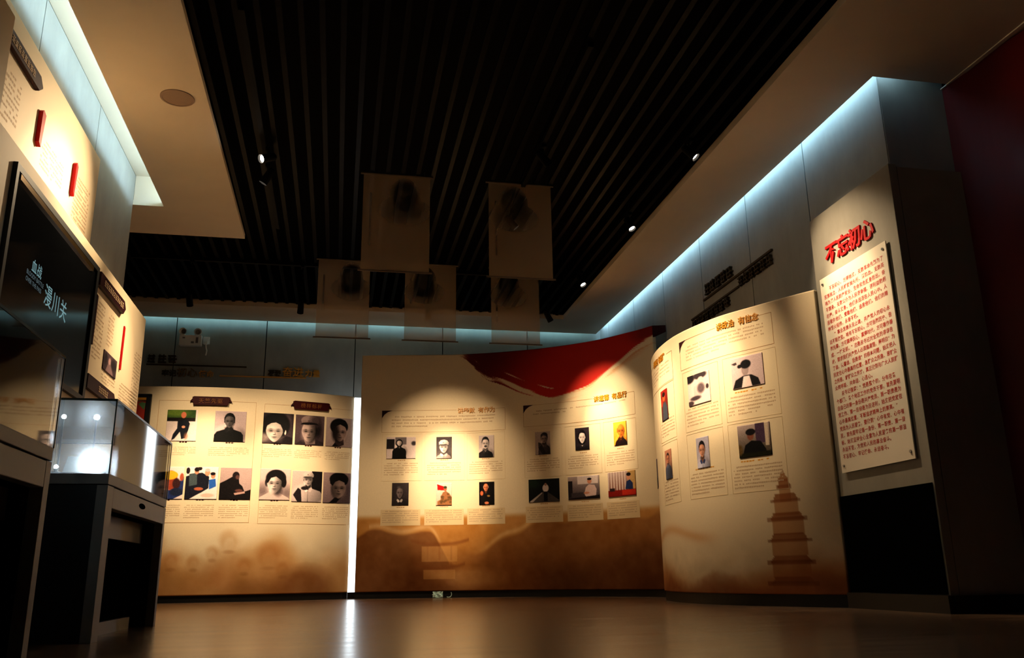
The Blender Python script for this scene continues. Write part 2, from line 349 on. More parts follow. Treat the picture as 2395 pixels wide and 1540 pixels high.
def bust(cx=.5, hy=.40, hw=.16, hh=.22, skin=(206, 192, 186), hair=(22, 20, 22), body=(28, 26, 28), style='short', collar=None, shade=.35, sh=.44, sy0=.70, side=1, capc=None, features=True):
    sk = np.array(skin, float); dk = sk * (1 - shade); bd = np.array(body, float); hr = np.array(hair, float); S = []
    S.append(('p', [(cx - sh, 1.05), (cx - sh * .97, sy0 + .20), (cx - sh * .82, sy0 + .10), (cx - hw * .95, sy0 + .02), (cx - hw * .55, sy0 - .05), (cx + hw * .55, sy0 - .05), (cx + hw * .95, sy0 + .02), (cx + sh * .82, sy0 + .10), (cx + sh * .97, sy0 + .20), (cx + sh, 1.05)], bd))
    S.append(('g', cx, sy0 + .2, sh * 1.1, .35, side * .8, .3, .45))
    S.append(('p', [(cx - hw * .52, hy + hh * .5), (cx + hw * .52, hy + hh * .5), (cx + hw * .60, sy0 + .02), (cx, sy0 + .07), (cx - hw * .60, sy0 + .02)], dk * .92))
    S.append(('e', cx, hy + hh * 1.08, hw * .75, hh * .22, dk * .55, 1.0, .8))
    cl = np.array(collar if collar is not None else bd * 1.35 + 8, float)
    S.append(('p', [(cx - hw * .75, sy0 - .03), (cx - hw * .25, sy0 + .015), (cx, sy0 + .10), (cx - hw * .55, sy0 + .13), (cx - hw * .95, sy0 + .03)], cl))
    S.append(('p', [(cx + hw * .75, sy0 - .03), (cx + hw * .25, sy0 + .015), (cx, sy0 + .10), (cx + hw * .55, sy0 + .13), (cx + hw * .95, sy0 + .03)], cl * .8))
    S.append(('p', [(cx - .006, sy0 + .09), (cx + .006, sy0 + .09), (cx + .01, 1.02), (cx - .01, 1.02)], bd * .5))
    if style == 'long':
        S.append(('p', egg(cx, hy + hh * .10, hw * 1.38, hh * 1.25, -.1), hr))
    elif style == 'puff':
        S.append(('p', egg(cx + hw * .05, hy - hh * .22, hw * 1.16, hh * 1.08, .35), hr)); S.append(('e', cx + hw * .35, hy - hh * .62, hw * .82, hh * .62, hr, .2)); S.append(('e', cx - hw * .35, hy - hh * .58, hw * .78, hh * .58, hr, .2))
    elif style == 'short':
        S.append(('p', egg(cx, hy - hh * .20, hw * 1.12, hh * .98, .3), hr))
    for q in (-1, 1): S.append(('e', cx + q * hw * .98, hy + hh * .12, hw * .13, hh * .20, dk, .4))
    S.append(('p', egg(cx, hy + hh * .08, hw * .97, hh * .98), sk))
    S.append(('e', cx - side * hw * .3, hy - hh * .2, hw * .5, hh * .4, np.minimum(sk * 1.05, 255), 1.6, .6))
    S.append(('g', cx, hy + hh * .1, hw * 1.1, hh * 1.1, side, .25, shade * 1.1))
    if style in ('short', 'long', 'puff'):
        k = -.60 if style != 'puff' else -.54
        S.append(('p', [(cx - hw * 1.02, hy + hh * .10), (cx - hw * .93, hy - hh * .25), (cx - hw * .70, hy + hh * (k + .02)), (cx - hw * .25, hy + hh * (k - .10)), (cx + hw * .30, hy + hh * (k - .05)), (cx + hw * .72, hy + hh * (k + .06)), (cx + hw * .94, hy - hh * .22), (cx + hw * 1.02, hy + hh * .12), (cx + hw * 1.08, hy - hh * .5), (cx + hw * .62, hy - hh * 1.06), (cx, hy - hh * 1.2), (cx - hw * .62, hy - hh * 1.06), (cx - hw * 1.1, hy - hh * .5)], hr))
        S.append(('e', cx - side * hw * .35, hy - hh * .82, hw * .45, hh * .14, hr * 1.6 + 22, 1.6, .55))
    if style == 'bald': S.append(('e', cx, hy - hh * .55, hw * .6, hh * .3, np.minimum(sk * 1.15, 255), 1.6, .6)); [S.append(('e', cx + q * hw * .95, hy - hh * .1, hw * .14, hh * .3, hr, .6, .8)) for q in (-1, 1)]
    if style == 'cap':
        cc = np.array(capc or (96, 90, 90), float)
        S.append(('p', [(cx - hw * 1.12, hy - hh * .30), (cx - hw * 1.2, hy - hh * .75), (cx - hw * .7, hy - hh * 1.12), (cx + hw * .1, hy - hh * 1.2), (cx + hw * .85, hy - hh * 1.05), (cx + hw * 1.2, hy - hh * .7), (cx + hw * 1.1, hy - hh * .32)], cc)); S.append(('g', cx, hy - hh * .7, hw * 1.2, hh * .5, side * .7, .4, .4))
        S.append(('p', [(cx - hw * 1.22, hy - hh * .26), (cx - hw * .9, hy - hh * .42), (cx + hw * .6, hy - hh * .44), (cx + hw * 1.1, hy - hh * .34), (cx + hw * .5, hy - hh * .24), (cx - hw * .6, hy - hh * .18)], cc * .38))
        S.append(('e', cx, hy - hh * .16, hw * .85, hh * .14, dk * .6, 1.2, .7))
        S.append(('e', cx - hw * .1, hy - hh * .72, hw * .10, hh * .09, cc * .5, .5))
    if features: S += feats(cx, hy, hw, hh, dk, side)
    return S

BW = (196, 176, 170)
def photo(w, name_label, u0, u1, z0, z1, top, bot, shapes, group, cat='photograph', n=None, noise=5):
    nx = max(24, int((u1 - u0) / 0.0042)); ny = max(24, int((z1 - z0) / 0.0042))
    img = canvas(nx * 2, ny * 2, top, bot); paint(img, list(shapes)); img = img.reshape(ny, 2, nx, 2, 3).mean((1, 3))
    img += RNG.normal(0, noise, (ny, nx))[..., None]
    img = np.clip(128 + (img - 128) * 1.12, 4, 250)
    o = obj('mounted_photo', gridmesh('mounted_photo', w, u0, u1, z0, z1, 0.0006, 0.007, img, M['print']), None, None, name_label, cat, group)
    return o

# ------------------------------------------------------------------ lettering
_glyph = {}
def glyph(ch, bold):
    key = (ch, bold)
    if key not in _glyph:
        cu = bpy.data.curves.new('g', 'FONT'); cu.body = ch; cu.size = 1.0; cu.fill_mode = 'FRONT'; cu.resolution_u = 2; cu.offset = bold
        t = bpy.data.objects.new('g', cu); COL.objects.link(t); dg = bpy.context.evaluated_depsgraph_get(); dg.update()
        me = bpy.data.meshes.new_from_object(t.evaluated_get(dg)); bpy.data.objects.remove(t); bpy.data.curves.remove(cu)
        v = np.array([q.co[:2] for q in me.vertices]).reshape(-1, 2); f = [tuple(p.vertices) for p in me.polygons]
        from collections import Counter
        ec = Counter()
        for q in f:
            for a, b in zip(q, q[1:] + q[:1]): ec[(a, b)] += 1
        edge = [(a, b) for (a, b) in ec if (b, a) not in ec]
        bpy.data.meshes.remove(me); _glyph[key] = (v, f, edge)
    return _glyph[key]

def put_glyph(mb, w, ch, u, z, size, o0, o1, bold=0.0, slant=0.0):
    v, f, e = glyph(ch, bold)
    if len(v) == 0: return
    k = len(mb.v); n = len(v)
    uu = u + (v[:, 0] + slant * v[:, 1]) * size; zz = z + v[:, 1] * size
    mb.v += [tuple(p) for p in w.at(uu, zz, o1)]; mb.f += [tuple(k + i for i in q) for q in f]
    if o1 - o0 > 0.002:
        mb.v += [tuple(p) for p in w.at(uu, zz, o0)]; mb.f += [(k + b, k + a, k + n + a, k + n + b) for a, b in e]

def letters(w, text, u, z, size, o0, o1, material, parent, pitch=1.0, bold=0.012, name='letter', slant=0.0):
    for ch in text:
        if ch != ' ':
            mb = MB(); put_glyph(mb, w, ch, u, z, size, o0, o1, bold, slant)
            if mb.v: obj(name, mb, material, parent)
        u += size * pitch * (0.55 if ch == ' ' else 1.0)

def pseudo(mb, w, u, z, s, o0, o1, rnd):
    """a block of crossing strokes, for characters the photograph leaves unreadable"""
    t = s * 0.11
    for k in range(3): 
        zz = z + s * (0.06 + 0.36 * k + rnd.uniform(-.04, .04)); a = u + s * rnd.uniform(0, .16); b = u + s * rnd.uniform(.82, .98)
        slab(w, a, b, zz, zz + t, o0, o1, mb=mb)
    for k in range(2):
        uu = u + s * (0.22 + 0.40 * k + rnd.uniform(-.06, .06)); slab(w, uu, uu + t, z + s * rnd.uniform(0, .12), z + s * rnd.uniform(.85, 1.0), o0, o1 + 0.0004, mb=mb)

def textblock(w, parent, u0, u1, z0, z1, rows, off=0.0006, material=None, indent=True, seed=0, last=.6, cw=None, name='caption_text', fill=.86):
    rnd = random.Random(seed); mb = MB(); pitch = (z1 - z0) / rows; h = pitch * 0.52; cw = cw or h * 1.05
    for r in range(rows):
        zt = z1 - r * pitch; u = u0 + (2 * cw if (r == 0 and indent) else 0); ue = u1 if r < rows - 1 else u0 + (u1 - u0) * last
        while u + cw < ue:
            if rnd.random() < fill:
                a = zt - h * rnd.uniform(0, .2); b = zt - h * rnd.uniform(.75, 1)
                P_ = [w.pt(u + cw * rnd.uniform(0, .12), b, off), w.pt(u + cw * rnd.uniform(.72, .9), b, off), w.pt(u + cw * .86, a, off), w.pt(u + cw * rnd.uniform(0, .1), a, off)]
                mb.poly(P_)
            u += cw
    return obj(name, mb, material or M['ink'], parent, kind='stuff')

def frameline(w, parent, u0, u1, z0, z1, t=0.003, off=0.0018, material=None, name='frame_line', gap=None, r=0.0):
    mb = MB()
    slab(w, u0, u1, z0, z0 + t, 0, off, mb=mb)
    if gap: slab(w, u0, gap[0], z1 - t, z1, 0, off, mb=mb); slab(w, gap[1], u1, z1 - t, z1, 0, off, mb=mb)
    else: slab(w, u0, u1, z1 - t, z1, 0, off, mb=mb)
    slab(w, u0, u0 + t, z0, z1, 0, off, mb=mb); slab(w, u1 - t, u1, z0, z1, 0, off, mb=mb)
    return obj(name, mb, material or M['goldline'], parent)

def fbm(nx, ny, sx, sy_, seed, octv=4):
    r = np.random.default_rng(seed); out = np.zeros((ny, nx)); amp = 1; tot = 0
    X = np.linspace(0, 1, nx); Y = np.linspace(0, 1, ny)
    for o in range(octv):
        gx, gy = max(2, int(sx * 2 ** o) + 2), max(2, int(sy_ * 2 ** o) + 2); g = r.random((gy, gx))
        fx = X * (gx - 1.001); fy = Y * (gy - 1.001); ix = fx.astype(int); iy = fy.astype(int); tx = fx - ix; ty = fy - iy
        tx = tx * tx * (3 - 2 * tx); ty = ty * ty * (3 - 2 * ty)
        a = g[np.ix_(iy, ix)]; b = g[np.ix_(iy, ix + 1)]; c = g[np.ix_(iy + 1, ix)]; d = g[np.ix_(iy + 1, ix + 1)]
        out += amp * ((a * (1 - tx) + b * tx) * (1 - ty)[:, None] + (c * (1 - tx) + d * tx) * ty[:, None]); tot += amp; amp *= .5
    return out / tot

# ================================================================== SETTING
obj('floor', MB().box(-4.2, 4.4, -3, 11.6, -0.1, 0), M['floor'], kind='structure')

ceil = thing('ceiling', (0, 5, 4.1), kind='structure')
obj('plenum', MB().box(-4.2, 4.4, -3, 11.6, 4.1, 4.2), M['blackceil'], ceil)
# slats, one by one
sl_m = {}
x = -0.207 - 0.1268 * 24; i = 0
while x < 2.74:
    y0 = 8.20 if x < -1.02 else -1.5
    key = y0
    if key not in sl_m:
        me = MB().box(-0.0175, 0.0175, y0 - 5, 10.52 - 5, 0, 0.022).mesh('slat'); me.materials.append(M['slat']); sl_m[key] = me
    o = bpy.data.objects.new('slat', sl_m[key]); COL.objects.link(o); o.parent = ceil; o.location = (x, 0, SLAT_Z - 4.1 + random.uniform(-.002, .002))
    x += 0.1268

# dropped soffits
obj('soffit', MB().box(-1.63, -1.0, -1.5, 8.27, SOFFIT, 3.50), M['plaster'], ceil)
obj('soffit', MB().box(-3.5, -1.63, YLEND, 8.27, SOFFIT, 3.50), M['plaster'], ceil)
obj('soffit', MB().box(-4.2, 2.80, 10.53, 11.17, SOFFIT, 3.515), M['plaster'], ceil)
obj('soffit', MB().box(2.80, 3.43, YJOG - .0, 11.17, SOFFIT, 3.515), M['plaster'], ceil)
obj('soffit', MB().box(2.80, 4.10, -1.5, 4.585, SOFFIT, 3.515).box(2.80, 3.43, 4.585, YJOG, SOFFIT, 3.515), M['plaster'], ceil)
obj('cove', MB().box(3.38, 4.1, 4.57, YJOG + .02, 3.66, 3.70).box(3.38, 4.1, 4.555, 4.57, 3.515, 3.70), M['plaster'], ceil)
# bulkheads above the soffits (close the coves)
bk = MB()
bk.box(2.80, 2.83, -1.5, 11.1, 3.515, 4.1); bk.box(-4.2, 2.80, 10.53, 10.56, 3.575, 4.1)
obj('bulkhead', bk, M['blackceil'], ceil)
# coves
cv = MB(); cv.box(3.38, 3.52, YJOG, 11.26, 3.66, 3.70); cv.box(3.36, 3.38, YJOG, 11.2, 3.515, 3.70)
obj('cove', cv, M['plaster'], ceil)
obj('cove', MB().box(-4.2, 3.4, 11.10, 11.26, 3.66, 3.70).box(-4.2, 3.38, 11.08, 11.10, 3.515, 3.70), M['plaster'], ceil)
cl = MB(); cl.box(-1.89, -1.30, -1.5, YLEND + .0, 3.735, 3.76); cl.box(-1.32, -1.30, -1.5, YLEND, 3.50, 3.735); cl.box(-1.89, -1.30, YLEND, YLEND + .02, 3.50, 3.735)
obj('cove', cl, M['plaster'], ceil)
# LED strips of the coves
t = thing('cove_led_strip', (3.40, 8, 3.60), 'cool white light strip hidden in the cove along the right wall', 'light strip')
obj('diffuser', MB().box(3.40, 3.415, YJOG - .05, 11.1, 3.59, 3.64).box(3.415, 3.62, 4.575, 4.585, 3.60, 3.63), M['cove_r'], t)
t = thing('cove_led_strip', (-1.45, 3, 3.52), 'cool white light strip hidden in the wide cove above the left wall', 'light strip')
obj('diffuser', MB().box(-1.50, -1.485, -1.4, YLEND - .1, 3.515, 3.56), M['cove_l'], t)
t = thing('cove_led_strip', (0, 11.12, 3.60), 'teal white light strip hidden in the cove along the back wall', 'light strip')
obj('diffuser', MB().box(-3.6, 3.3, 11.115, 11.13, 3.59, 3.63), M['cove_b'], t)

def plates(name, w, us, z0, z1, mat_, zsplit=None):
    root = thing(name, w.pt(us[0], 0), kind='structure')
    obj('substrate', slab(w, us[0] + .03, us[-1] - .035, 0, z1 - .01, -0.06, -0.021), M['substrate'], root)
    for a, b in zip(us[:-1], us[1:]):
        zz = [z0] + (zsplit or []) + [z1]
        for p, q in zip(zz[:-1], zz[1:]):
            obj('wall_plate', slab(w, a + .006, b - .006, p + .003, q - .003, -0.02, 0.0), mat_, root)
    return root

WB = Wall([(-4, YB), (4, YB)]); WR = Wall([(XR, 11.3), (XR, 0)]); WLw = Wall([(XL, -2), (XL, 8)])
plates('wall_back', WB, [u + 4 for u in (-4.0, -3.25, -2.113, -1.0, .14, 1.30, 2.47, 3.54)], 0, 3.72, M['plate'])
plates('wall_right', WR, [11.3 - y for y in (11.26, 10.86, 9.82, 8.80, 7.75, 6.70, 5.68, YJOG)], 0, 3.72, M['plate'])
plates('wall_left', WLw, [y + 2 for y in (-1.5, -.14, 1.16, 2.46, 3.76, 5.06, 6.36, YLEND)], 0, 3.734, M['plate'])
obj('wall_partition_end', MB().box(-2.05, -1.955, -1.5, YLEND, 0, 3.734), M['plate'], kind='structure')
WJ = Wall([(3.52, YJOG), (4.2, YJOG)])
plates('wall_return', WJ, [0.0, 0.51], 0, 3.66, M['plate'], [2.82])
obj('wall_front', MB().box(-4.2, 4.4, -3.1, -3.0, 0, 4.1), M['plaster'], kind='structure')
obj('wall_far_left', MB().box(-4.2, -4.1, -3, 11.6, 0, 4.1), M['plate'], kind='structure')
# red wall, gently rippled cloth-like relief
rw = MB(); ny_ = 90; ys = np.linspace(YJOG - .01, -1.5, ny_)
for k, y in enumerate(ys):
    xx = XRED + 0.02 * math.sin(y * 5.3) + 0.012 * math.sin(y * 11.7 + 1)
    rw.v += [(xx, y, 0.0), (xx - .01 * math.sin(y * 3), y, 1.7), (xx, y, SOFFIT - .004), (XRED + .12, y, SOFFIT - .004), (XRED + .12, y, 0.0)]
for k in range(ny_ - 1):
    for a in range(4): rw.f.append((k * 5 + a, k * 5 + a + 1, (k + 1) * 5 + a + 1, (k + 1) * 5 + a))
obj('wall_red', rw, M['redwall'], kind='structure', smooth=True)
obj('trim_1', MB().box(3.99, 4.02, 3.6, YJOG - .02, SOFFIT - .008, SOFFIT), M['plaster'], kind='structure')
obj('baseboard_right', MB().box(3.42, 3.46, 4.57, 5.60, 0, 0.10).box(3.46, 4.02, 4.56, 4.60, 0, .10), M['black'], kind='structure')

# ================================================================== CURVED EXHIBITION PANELS
WLEFT = Wall([(-3.4, 10.56), (-2.84, 10.475), (-2.284, 10.42), (-1.713, 10.38), (-1.2, 10.395), (-.609, 10.485), (.03, 10.70), (.145, 10.748)])
WMID = Wall([(.226, 10.617), (.65, 10.54), (1.1, 10.46), (1.6, 10.335), (2.284, 10.007), (2.85, 9.56), (3.22, 9.051), (3.36, 8.80)])
WRIGHT = Wall([(3.44, 5.61), (3.34, 5.77), (3.17, 6.08), (3.016, 6.39), (2.905, 6.83), (2.88, 7.22), (2.93, 7.67), (3.05, 8.08), (3.24, 8.43), (3.45, 8.68)][::-1])
RL = WRIGHT.L
CREAM = np.array((230, 208, 172.)); OCH = np.array((186, 126, 62.)); BRN = np.array((138, 84, 40.))

def mural(w, T, z0, res):
    nx = int(w.L / res); ny = int((T - z0) / res)
    U, Z = np.meshgrid(np.linspace(0, w.L, nx), np.linspace(T, z0, ny)); img = np.zeros((ny, nx, 3)) + CREAM
    return nx, ny, U, Z, img
def mixin(img, a, c): img[:] = img * (1 - a[..., None]) + np.asarray(c, float) * a[..., None]
sstep = lambda e0, e1, v: np.clip((v - e0) / (e1 - e0), 0, 1) ** 2 * (3 - 2 * np.clip((v - e0) / (e1 - e0), 0, 1))

def ell(U, Z, u, z, ru, rz, soft=.3): return np.clip((1 - np.sqrt(((U - u) / ru) ** 2 + ((Z - z) / rz) ** 2)) / soft + .5, 0, 1)

# ---- left panel: cloudy ochre crowd along the foot
nx, ny, U, Z, img = mural(WLEFT, 2.4, .075, .013)
n1 = fbm(nx, ny, 6, 4, 1); n2 = fbm(nx, ny, 22, 16, 2)
edge = .62 + .12 * np.sin(U * 2.1 + .6) + .10 * np.sin(U * 5.3) - .22 * sstep(2.75, 3.1, U)
mixin(img, sstep(.16, -.22, Z - edge + .30 * (n1 - .5)) * .75, OCH)
n3 = fbm(nx, ny, 14, 10, 3)
for (u, z, k) in ((1.62, .42, 1.0), (1.86, .40, .8), (2.05, .50, .8), (2.22, .62, 1.2), (2.40, .36, .9), (2.66, .46, 1.5), (2.82, .32, .9), (1.42, .60, 1.1)):
    hr = ell(U, Z + .05 * (n3 - .5), u, z + .035 * k, .075 * k, .085 * k, .6) * (1 - .9 * ell(U, Z, u + .012, z - .005, .048 * k, .062 * k, .5))
    mixin(img, hr * .30 * (.3 + 1.2 * n3), (168, 104, 46)); mixin(img, ell(U, Z, u + .02, z + .05 * k, .09 * k, .07 * k, 1.0) * .5 * n3, (160, 98, 44)); mixin(img, ell(U, Z, u, z - .26 * k, .15 * k, .19 * k, .9) * .5 * n3, (156, 92, 40))
    mixin(img, ell(U, Z, u + .012, z - .07 * k, .05 * k, .02, .8) * .3, BRN)
mixin(img, ell(U, Z, 3.1, .16, .30, .20, .7) * .6, (112, 60, 26)); mixin(img, ell(U, Z, 2.6, .12, .35, .10, .9) * .35, BRN)
img += ((n2 - .5) * 26 + (n3 - .5) * 40)[..., None] * sstep(.85, .3, Z)[..., None]
PL = thing('exhibition_panel', (-1.6, 10.5, 0), 'cream curved display panel with two photo groups and ochre crowd mural, left of light strip', 'display panel')
obj('printed_board', gridmesh('printed_board', WLEFT, 0, WLEFT.L, .075, 2.4, -.05, 0, img, M['mural']), None, PL)
obj('plinth', slab(WLEFT, 0, WLEFT.L, 0, .075, -.06, -.015), M['black'], PL)

# ---- middle panel: ochre hills with a gate tower, red ribbon brushed along the top
nx, ny, U, Z, img = mural(WMID, 2.9, .075, .0115)
n1 = fbm(nx, ny, 5, 3, 5); n2 = fbm(nx, ny, 40, 30, 6); st = fbm(nx, ny, 6, 90, 8, 3)
mixin(img, sstep(.965, .88, Z) * .97, (184, 124, 58)); mixin(img, sstep(.75, .1, Z) * .6, (122, 70, 30))
ridge1 = .66 + .10 * np.sin(U * 2.9 + .2) + .05 * np.sin(U * 9) * (U < 1.1) - .25 * sstep(.85, 1.15, U)
mixin(img, sstep(.02, -.02, Z - ridge1 - .03 * (n2 - .5)) * .62 * sstep(1.35, 1.0, U), (92, 48, 20))
mixin(img, np.exp(-((Z - ridge1 - .045) / .028) ** 2) * sstep(1.05, .9, U) * (U > .15) * .45, (232, 196, 150))
ridge2 = .50 + .34 * sstep(1.35, 2.25, U) + .03 * np.sin(U * 12)
mixin(img, sstep(.03, -.03, Z - ridge2 - .03 * (n2 - .5)) * .40 * sstep(1.1, 1.6, U), (104, 54, 22))
mixin(img, np.exp(-((Z - ridge2 - .04) / .03) ** 2) * sstep(1.4, 1.7, U) * sstep(2.35, 2.1, U) * .5, (236, 196, 140))
mixin(img, sstep(.62, .30, Z + .12 * np.sin(U * 3.1) + .2 * (n1 - .5)) * .45 * sstep(1.7, 2.6, U), (84, 44, 20))
# gate tower with two upswept roofs
for zc, hw_, hh_ in ((.60, .34, .19), (.33, .30, .12)):
    roof = zc + .05 * np.abs((U - .98) / hw_) ** 2.2; ins = (np.abs(U - .98) < hw_)
    mixin(img, ins * sstep(.035, .0, np.abs(Z - roof)) * .55, (120, 64, 26))
    mixin(img, (np.abs(U - .98) < hw_ * .62) * (Z < zc - .02) * (Z > zc - hh_) * .45, (206, 150, 86))
for k in (-.14, .0, .14): mixin(img, (np.abs(U - .98 - k) < .012) * (Z < .58) * (Z > .42) * .3, BRN)
mixin(img, ell(U, Z, 1.35, .22, .35, .10, .8) * .3, (230, 176, 110))
img += ((n2 - .5) * 26 + (n1 - .5) * 50)[..., None] * sstep(1.0, .85, Z)[..., None]
# ribbon
ub = [1.25, 1.342, 1.446, 1.66, 1.866, 2.0, 2.127, 2.321, 2.5, 2.757, 3.0, 3.249, 3.5, 3.751, 3.9]; zb = [2.93, 2.88, 2.70, 2.575, 2.49, 2.41, 2.33, 2.275, 2.285, 2.355, 2.45, 2.56, 2.665, 2.765, 2.83]
bnd = np.interp(U, ub, zb); big = fbm(nx, 420, 7, 46, 8, 3)
kern = np.ones(25) / 25; bs = np.convolve(np.pad(bnd[0], 12, 'edge'), kern, 'valid'); bnd = np.zeros_like(U) + bs[None, :]
dd = Z - bnd; di = np.clip(((dd + .02 * np.sin(U * 5.1) + .01 * np.sin(U * 13.7) + .5) / 1.3 * 419).astype(int), 0, 419)
st = big[di, np.arange(nx)[None, :].repeat(ny, 0)]
rag = .15 * (1 - .62 * sstep(2.3, 2.9, U))
a = sstep(-.02, .02, dd + rag * (st - .54) * 2.2) * sstep(1.22, 1.36, U + .12 * (st - .5))
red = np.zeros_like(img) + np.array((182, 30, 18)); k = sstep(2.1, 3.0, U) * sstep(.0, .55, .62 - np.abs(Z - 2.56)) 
dark = sstep(2.55, 1.5, U + (2.9 - Z) * .6) + .6 * sstep(3.35, 3.7, U) * sstep(2.70, 2.82, Z)  # red darkened to the left: missing lamplight painted into the ribbon
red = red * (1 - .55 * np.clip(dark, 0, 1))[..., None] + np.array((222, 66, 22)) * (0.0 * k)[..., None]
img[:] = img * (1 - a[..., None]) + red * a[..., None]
edge2 = sstep(-.12, -.02, dd) * (1 - a) * sstep(2.25, 2.8, U) * sstep(.45, .60, st)
mixin(img, edge2 * .45, (206, 96, 40))
PM = thing('exhibition_panel', (1.9, 9.9, 0), 'tall cream curved display panel with red brushed ribbon, right of the white light strip', 'display panel')
obj('printed_board', gridmesh('printed_board', WMID, 0, WMID.L, .075, 2.9, -.05, 0, img, M['mural']), None, PM)
obj('plinth', slab(WMID, 0, WMID.L, 0, .075, -.06, -.015), M['black'], PM)
tip = MB(); wt = Wall([(3.36, 8.80), (3.505, 8.76)])
prism(wt, [(0, 2.765), (.148, 2.83), (.148, 2.9), (0, 2.9)], -.03, 0, tip); obj('ribbon_tip', tip, M['darkred'], PM)

# ---- right panel: pagoda over hills
nx, ny, U, Z, img = mural(WRIGHT, 2.275, .085, .0105); V = RL - U   # V = distance from the near end
n1 = fbm(nx, ny, 5, 4, 15); n2 = fbm(nx, ny, 30, 22, 16)
mixin(img, sstep(.36, .12, Z - .10 * np.sin(V * 3.0 + 1) - .22 * (n1 - .5)) * .8, (168, 98, 44))
mixin(img, np.exp(-((Z - .56 - .05 * np.sin(V * 4)) / .04) ** 2) * sstep(1.0, 1.4, V) * .45, (190, 120, 60))
mixin(img, sstep(.24, .09, Z - .06 * np.sin(V * 7) - .14 * (n2 - .5)) * .6, (122, 60, 26))
ctr = .415
for k, (zt, hw_) in enumerate(((.90, .06), (.80, .125), (.665, .165), (.515, .185), (.36, .20), (.21, .21))):
    mixin(img, ((np.abs(V - ctr) < hw_ * (.86 - .5 * np.clip((Z - zt + .05) / .06, -1, 1) * .5)) & (Z < zt) & (Z > zt - .055)) * .75, (134, 70, 28))
    mixin(img, ((np.abs(V - ctr) < hw_ * .80) & (Z <= zt - .05) & (Z > zt - .16)) * .6, (160, 94, 44))
    mixin(img, ((np.abs(V - ctr) < hw_ * 1.0) & (np.abs(Z - zt + .052) < .012)) * .5, (112, 54, 22))
mixin(img, ((np.abs(V - ctr) < .045 * np.clip((.97 - Z) / .07, 0, 1)) & (Z > .88)) * .7, (140, 76, 32))
img += ((n2 - .5) * 26 + (n1 - .5) * 30)[..., None] * sstep(.6, .3, Z)[..., None]
PR = thing('exhibition_panel', (3.1, 7, 0), 'bulging cream curved display panel with pagoda mural beside the red lettered pilaster', 'display panel')
obj('printed_board', gridmesh('printed_board', WRIGHT, 0, RL, .085, 2.275, -.05, 0, img, M['mural']), None, PR)
obj('plinth', slab(WRIGHT, 0, RL, 0, .085, -.06, -.012), M['black'], PR)

# ---- vertical white light strip between left and middle panels
t = thing('vertical_light_box', (.13, 10.78, 0), 'glowing white vertical light strip between the two back panels', 'light strip')
obj('diffuser', MB().box(.148, .27, 10.752, 10.80, .075, 2.39), M['strip'], t)
obj('base', MB().box(.148, .27, 10.752, 10.80, 0, .075), M['black'], t)

# ================================================================== PHOTOS, LEFT PANEL
GL_ = 'photographs on the left curved panel'
w = WLEFT
photo(w, 'colour photo of an old man in dark clothes seated outdoors, left panel top row', 1.451, 1.785, 1.767, 2.126, (40, 60, 30), (220, 200, 196),
      [('r', 0, 0, 1, .36, (52, 74, 38)), ('e', .3, .1, .4, .12, (120, 140, 50), .8, .6), ('r', .02, .26, .92, .37, (30, 24, 22)), ('r', 0, .37, 1, 1, (216, 196, 190)), ('r', .93, 0, 1, .37, (226, 200, 196)),
       ('p', [(.36, .34), (.68, .32), (.76, .45), (.72, .66), (.64, .9), (.52, .94), (.46, .7), (.30, .92), (.2, .98), (.24, .78), (.36, .6)], (26, 28, 36)), ('e', .54, .17, .085, .10, (204, 116, 84), .15), ('e', .56, .55, .06, .04, (210, 140, 110)), ('e', .66, .84, .06, .1, (150, 96, 70), .9, .7)], GL_)
photo(w, 'grey photo of a dark-haired man in black jacket on plain ground, left panel top row', 1.977, 2.322, 1.768, 2.122, (182, 160, 160), (172, 150, 148),
      bust(.47, .32, .155, .22, skin=(86, 78, 78), hair=(16, 15, 17), body=(14, 13, 14), shade=.45, sh=.47, sy0=.58), GL_)
photo(w, 'black and white close portrait of a woman with full dark hair, left panel top row', 2.515, 2.862, 1.763, 2.122, (44, 36, 40), (58, 46, 50),
      [('e', .02, .82, .14, .14, (150, 130, 122), .9, .8), ('e', .82, .25, .1, .3, (84, 70, 72), 1.2, .6), ('e', .42, .40, .46, .42, (18, 14, 16), .15), ('p', [(.2, 1.02), (.5, .93), (.78, .74), (1.02, .80), (1.02, 1.02)], (30, 22, 26)), ('e', .735, .62, .032, .085, (214, 190, 180), .3)]
      + face(.385, .56, .275, .36, (228, 206, 196), .22, 1) + [('p', [(.05, .66), (.12, .44), (.26, .34), (.42, .31), (.57, .38), (.65, .54), (.67, .76), (.76, .5), (.72, .15), (.4, .02), (.04, .2)], (18, 14, 16))], GL_)
photo(w, 'black and white portrait of a soldier in a soft cap, left panel top row', 2.887, 3.235, 1.766, 2.120, (92, 74, 76), (58, 46, 50),
      [('p', [(.0, 1.02), (.2, .86), (.34, .82), (.75, .8), (1.02, .92), (1.02, 1.02)], (44, 36, 38)), ('p', [(.30, .78), (.68, .70), (.70, .95), (.38, 1.0)], (120, 100, 96)), ('e', .76, .45, .14, .3, (30, 24, 27), .8)] + face(.47, .52, .245, .36, (172, 148, 142), .75, 1)
      + [('e', .50, .18, .31, .17, (146, 124, 120), .12), ('r', .23, .18, .77, .29, (134, 112, 108)), ('e', .70, .18, .20, .20, (58, 46, 48), 1.0, .85), ('p', [(.16, .33), (.26, .26), (.5, .235), (.74, .26), (.80, .32), (.62, .315), (.36, .33)], (26, 20, 22)), ('e', .46, .20, .035, .03, (90, 72, 72), .5)], GL_)
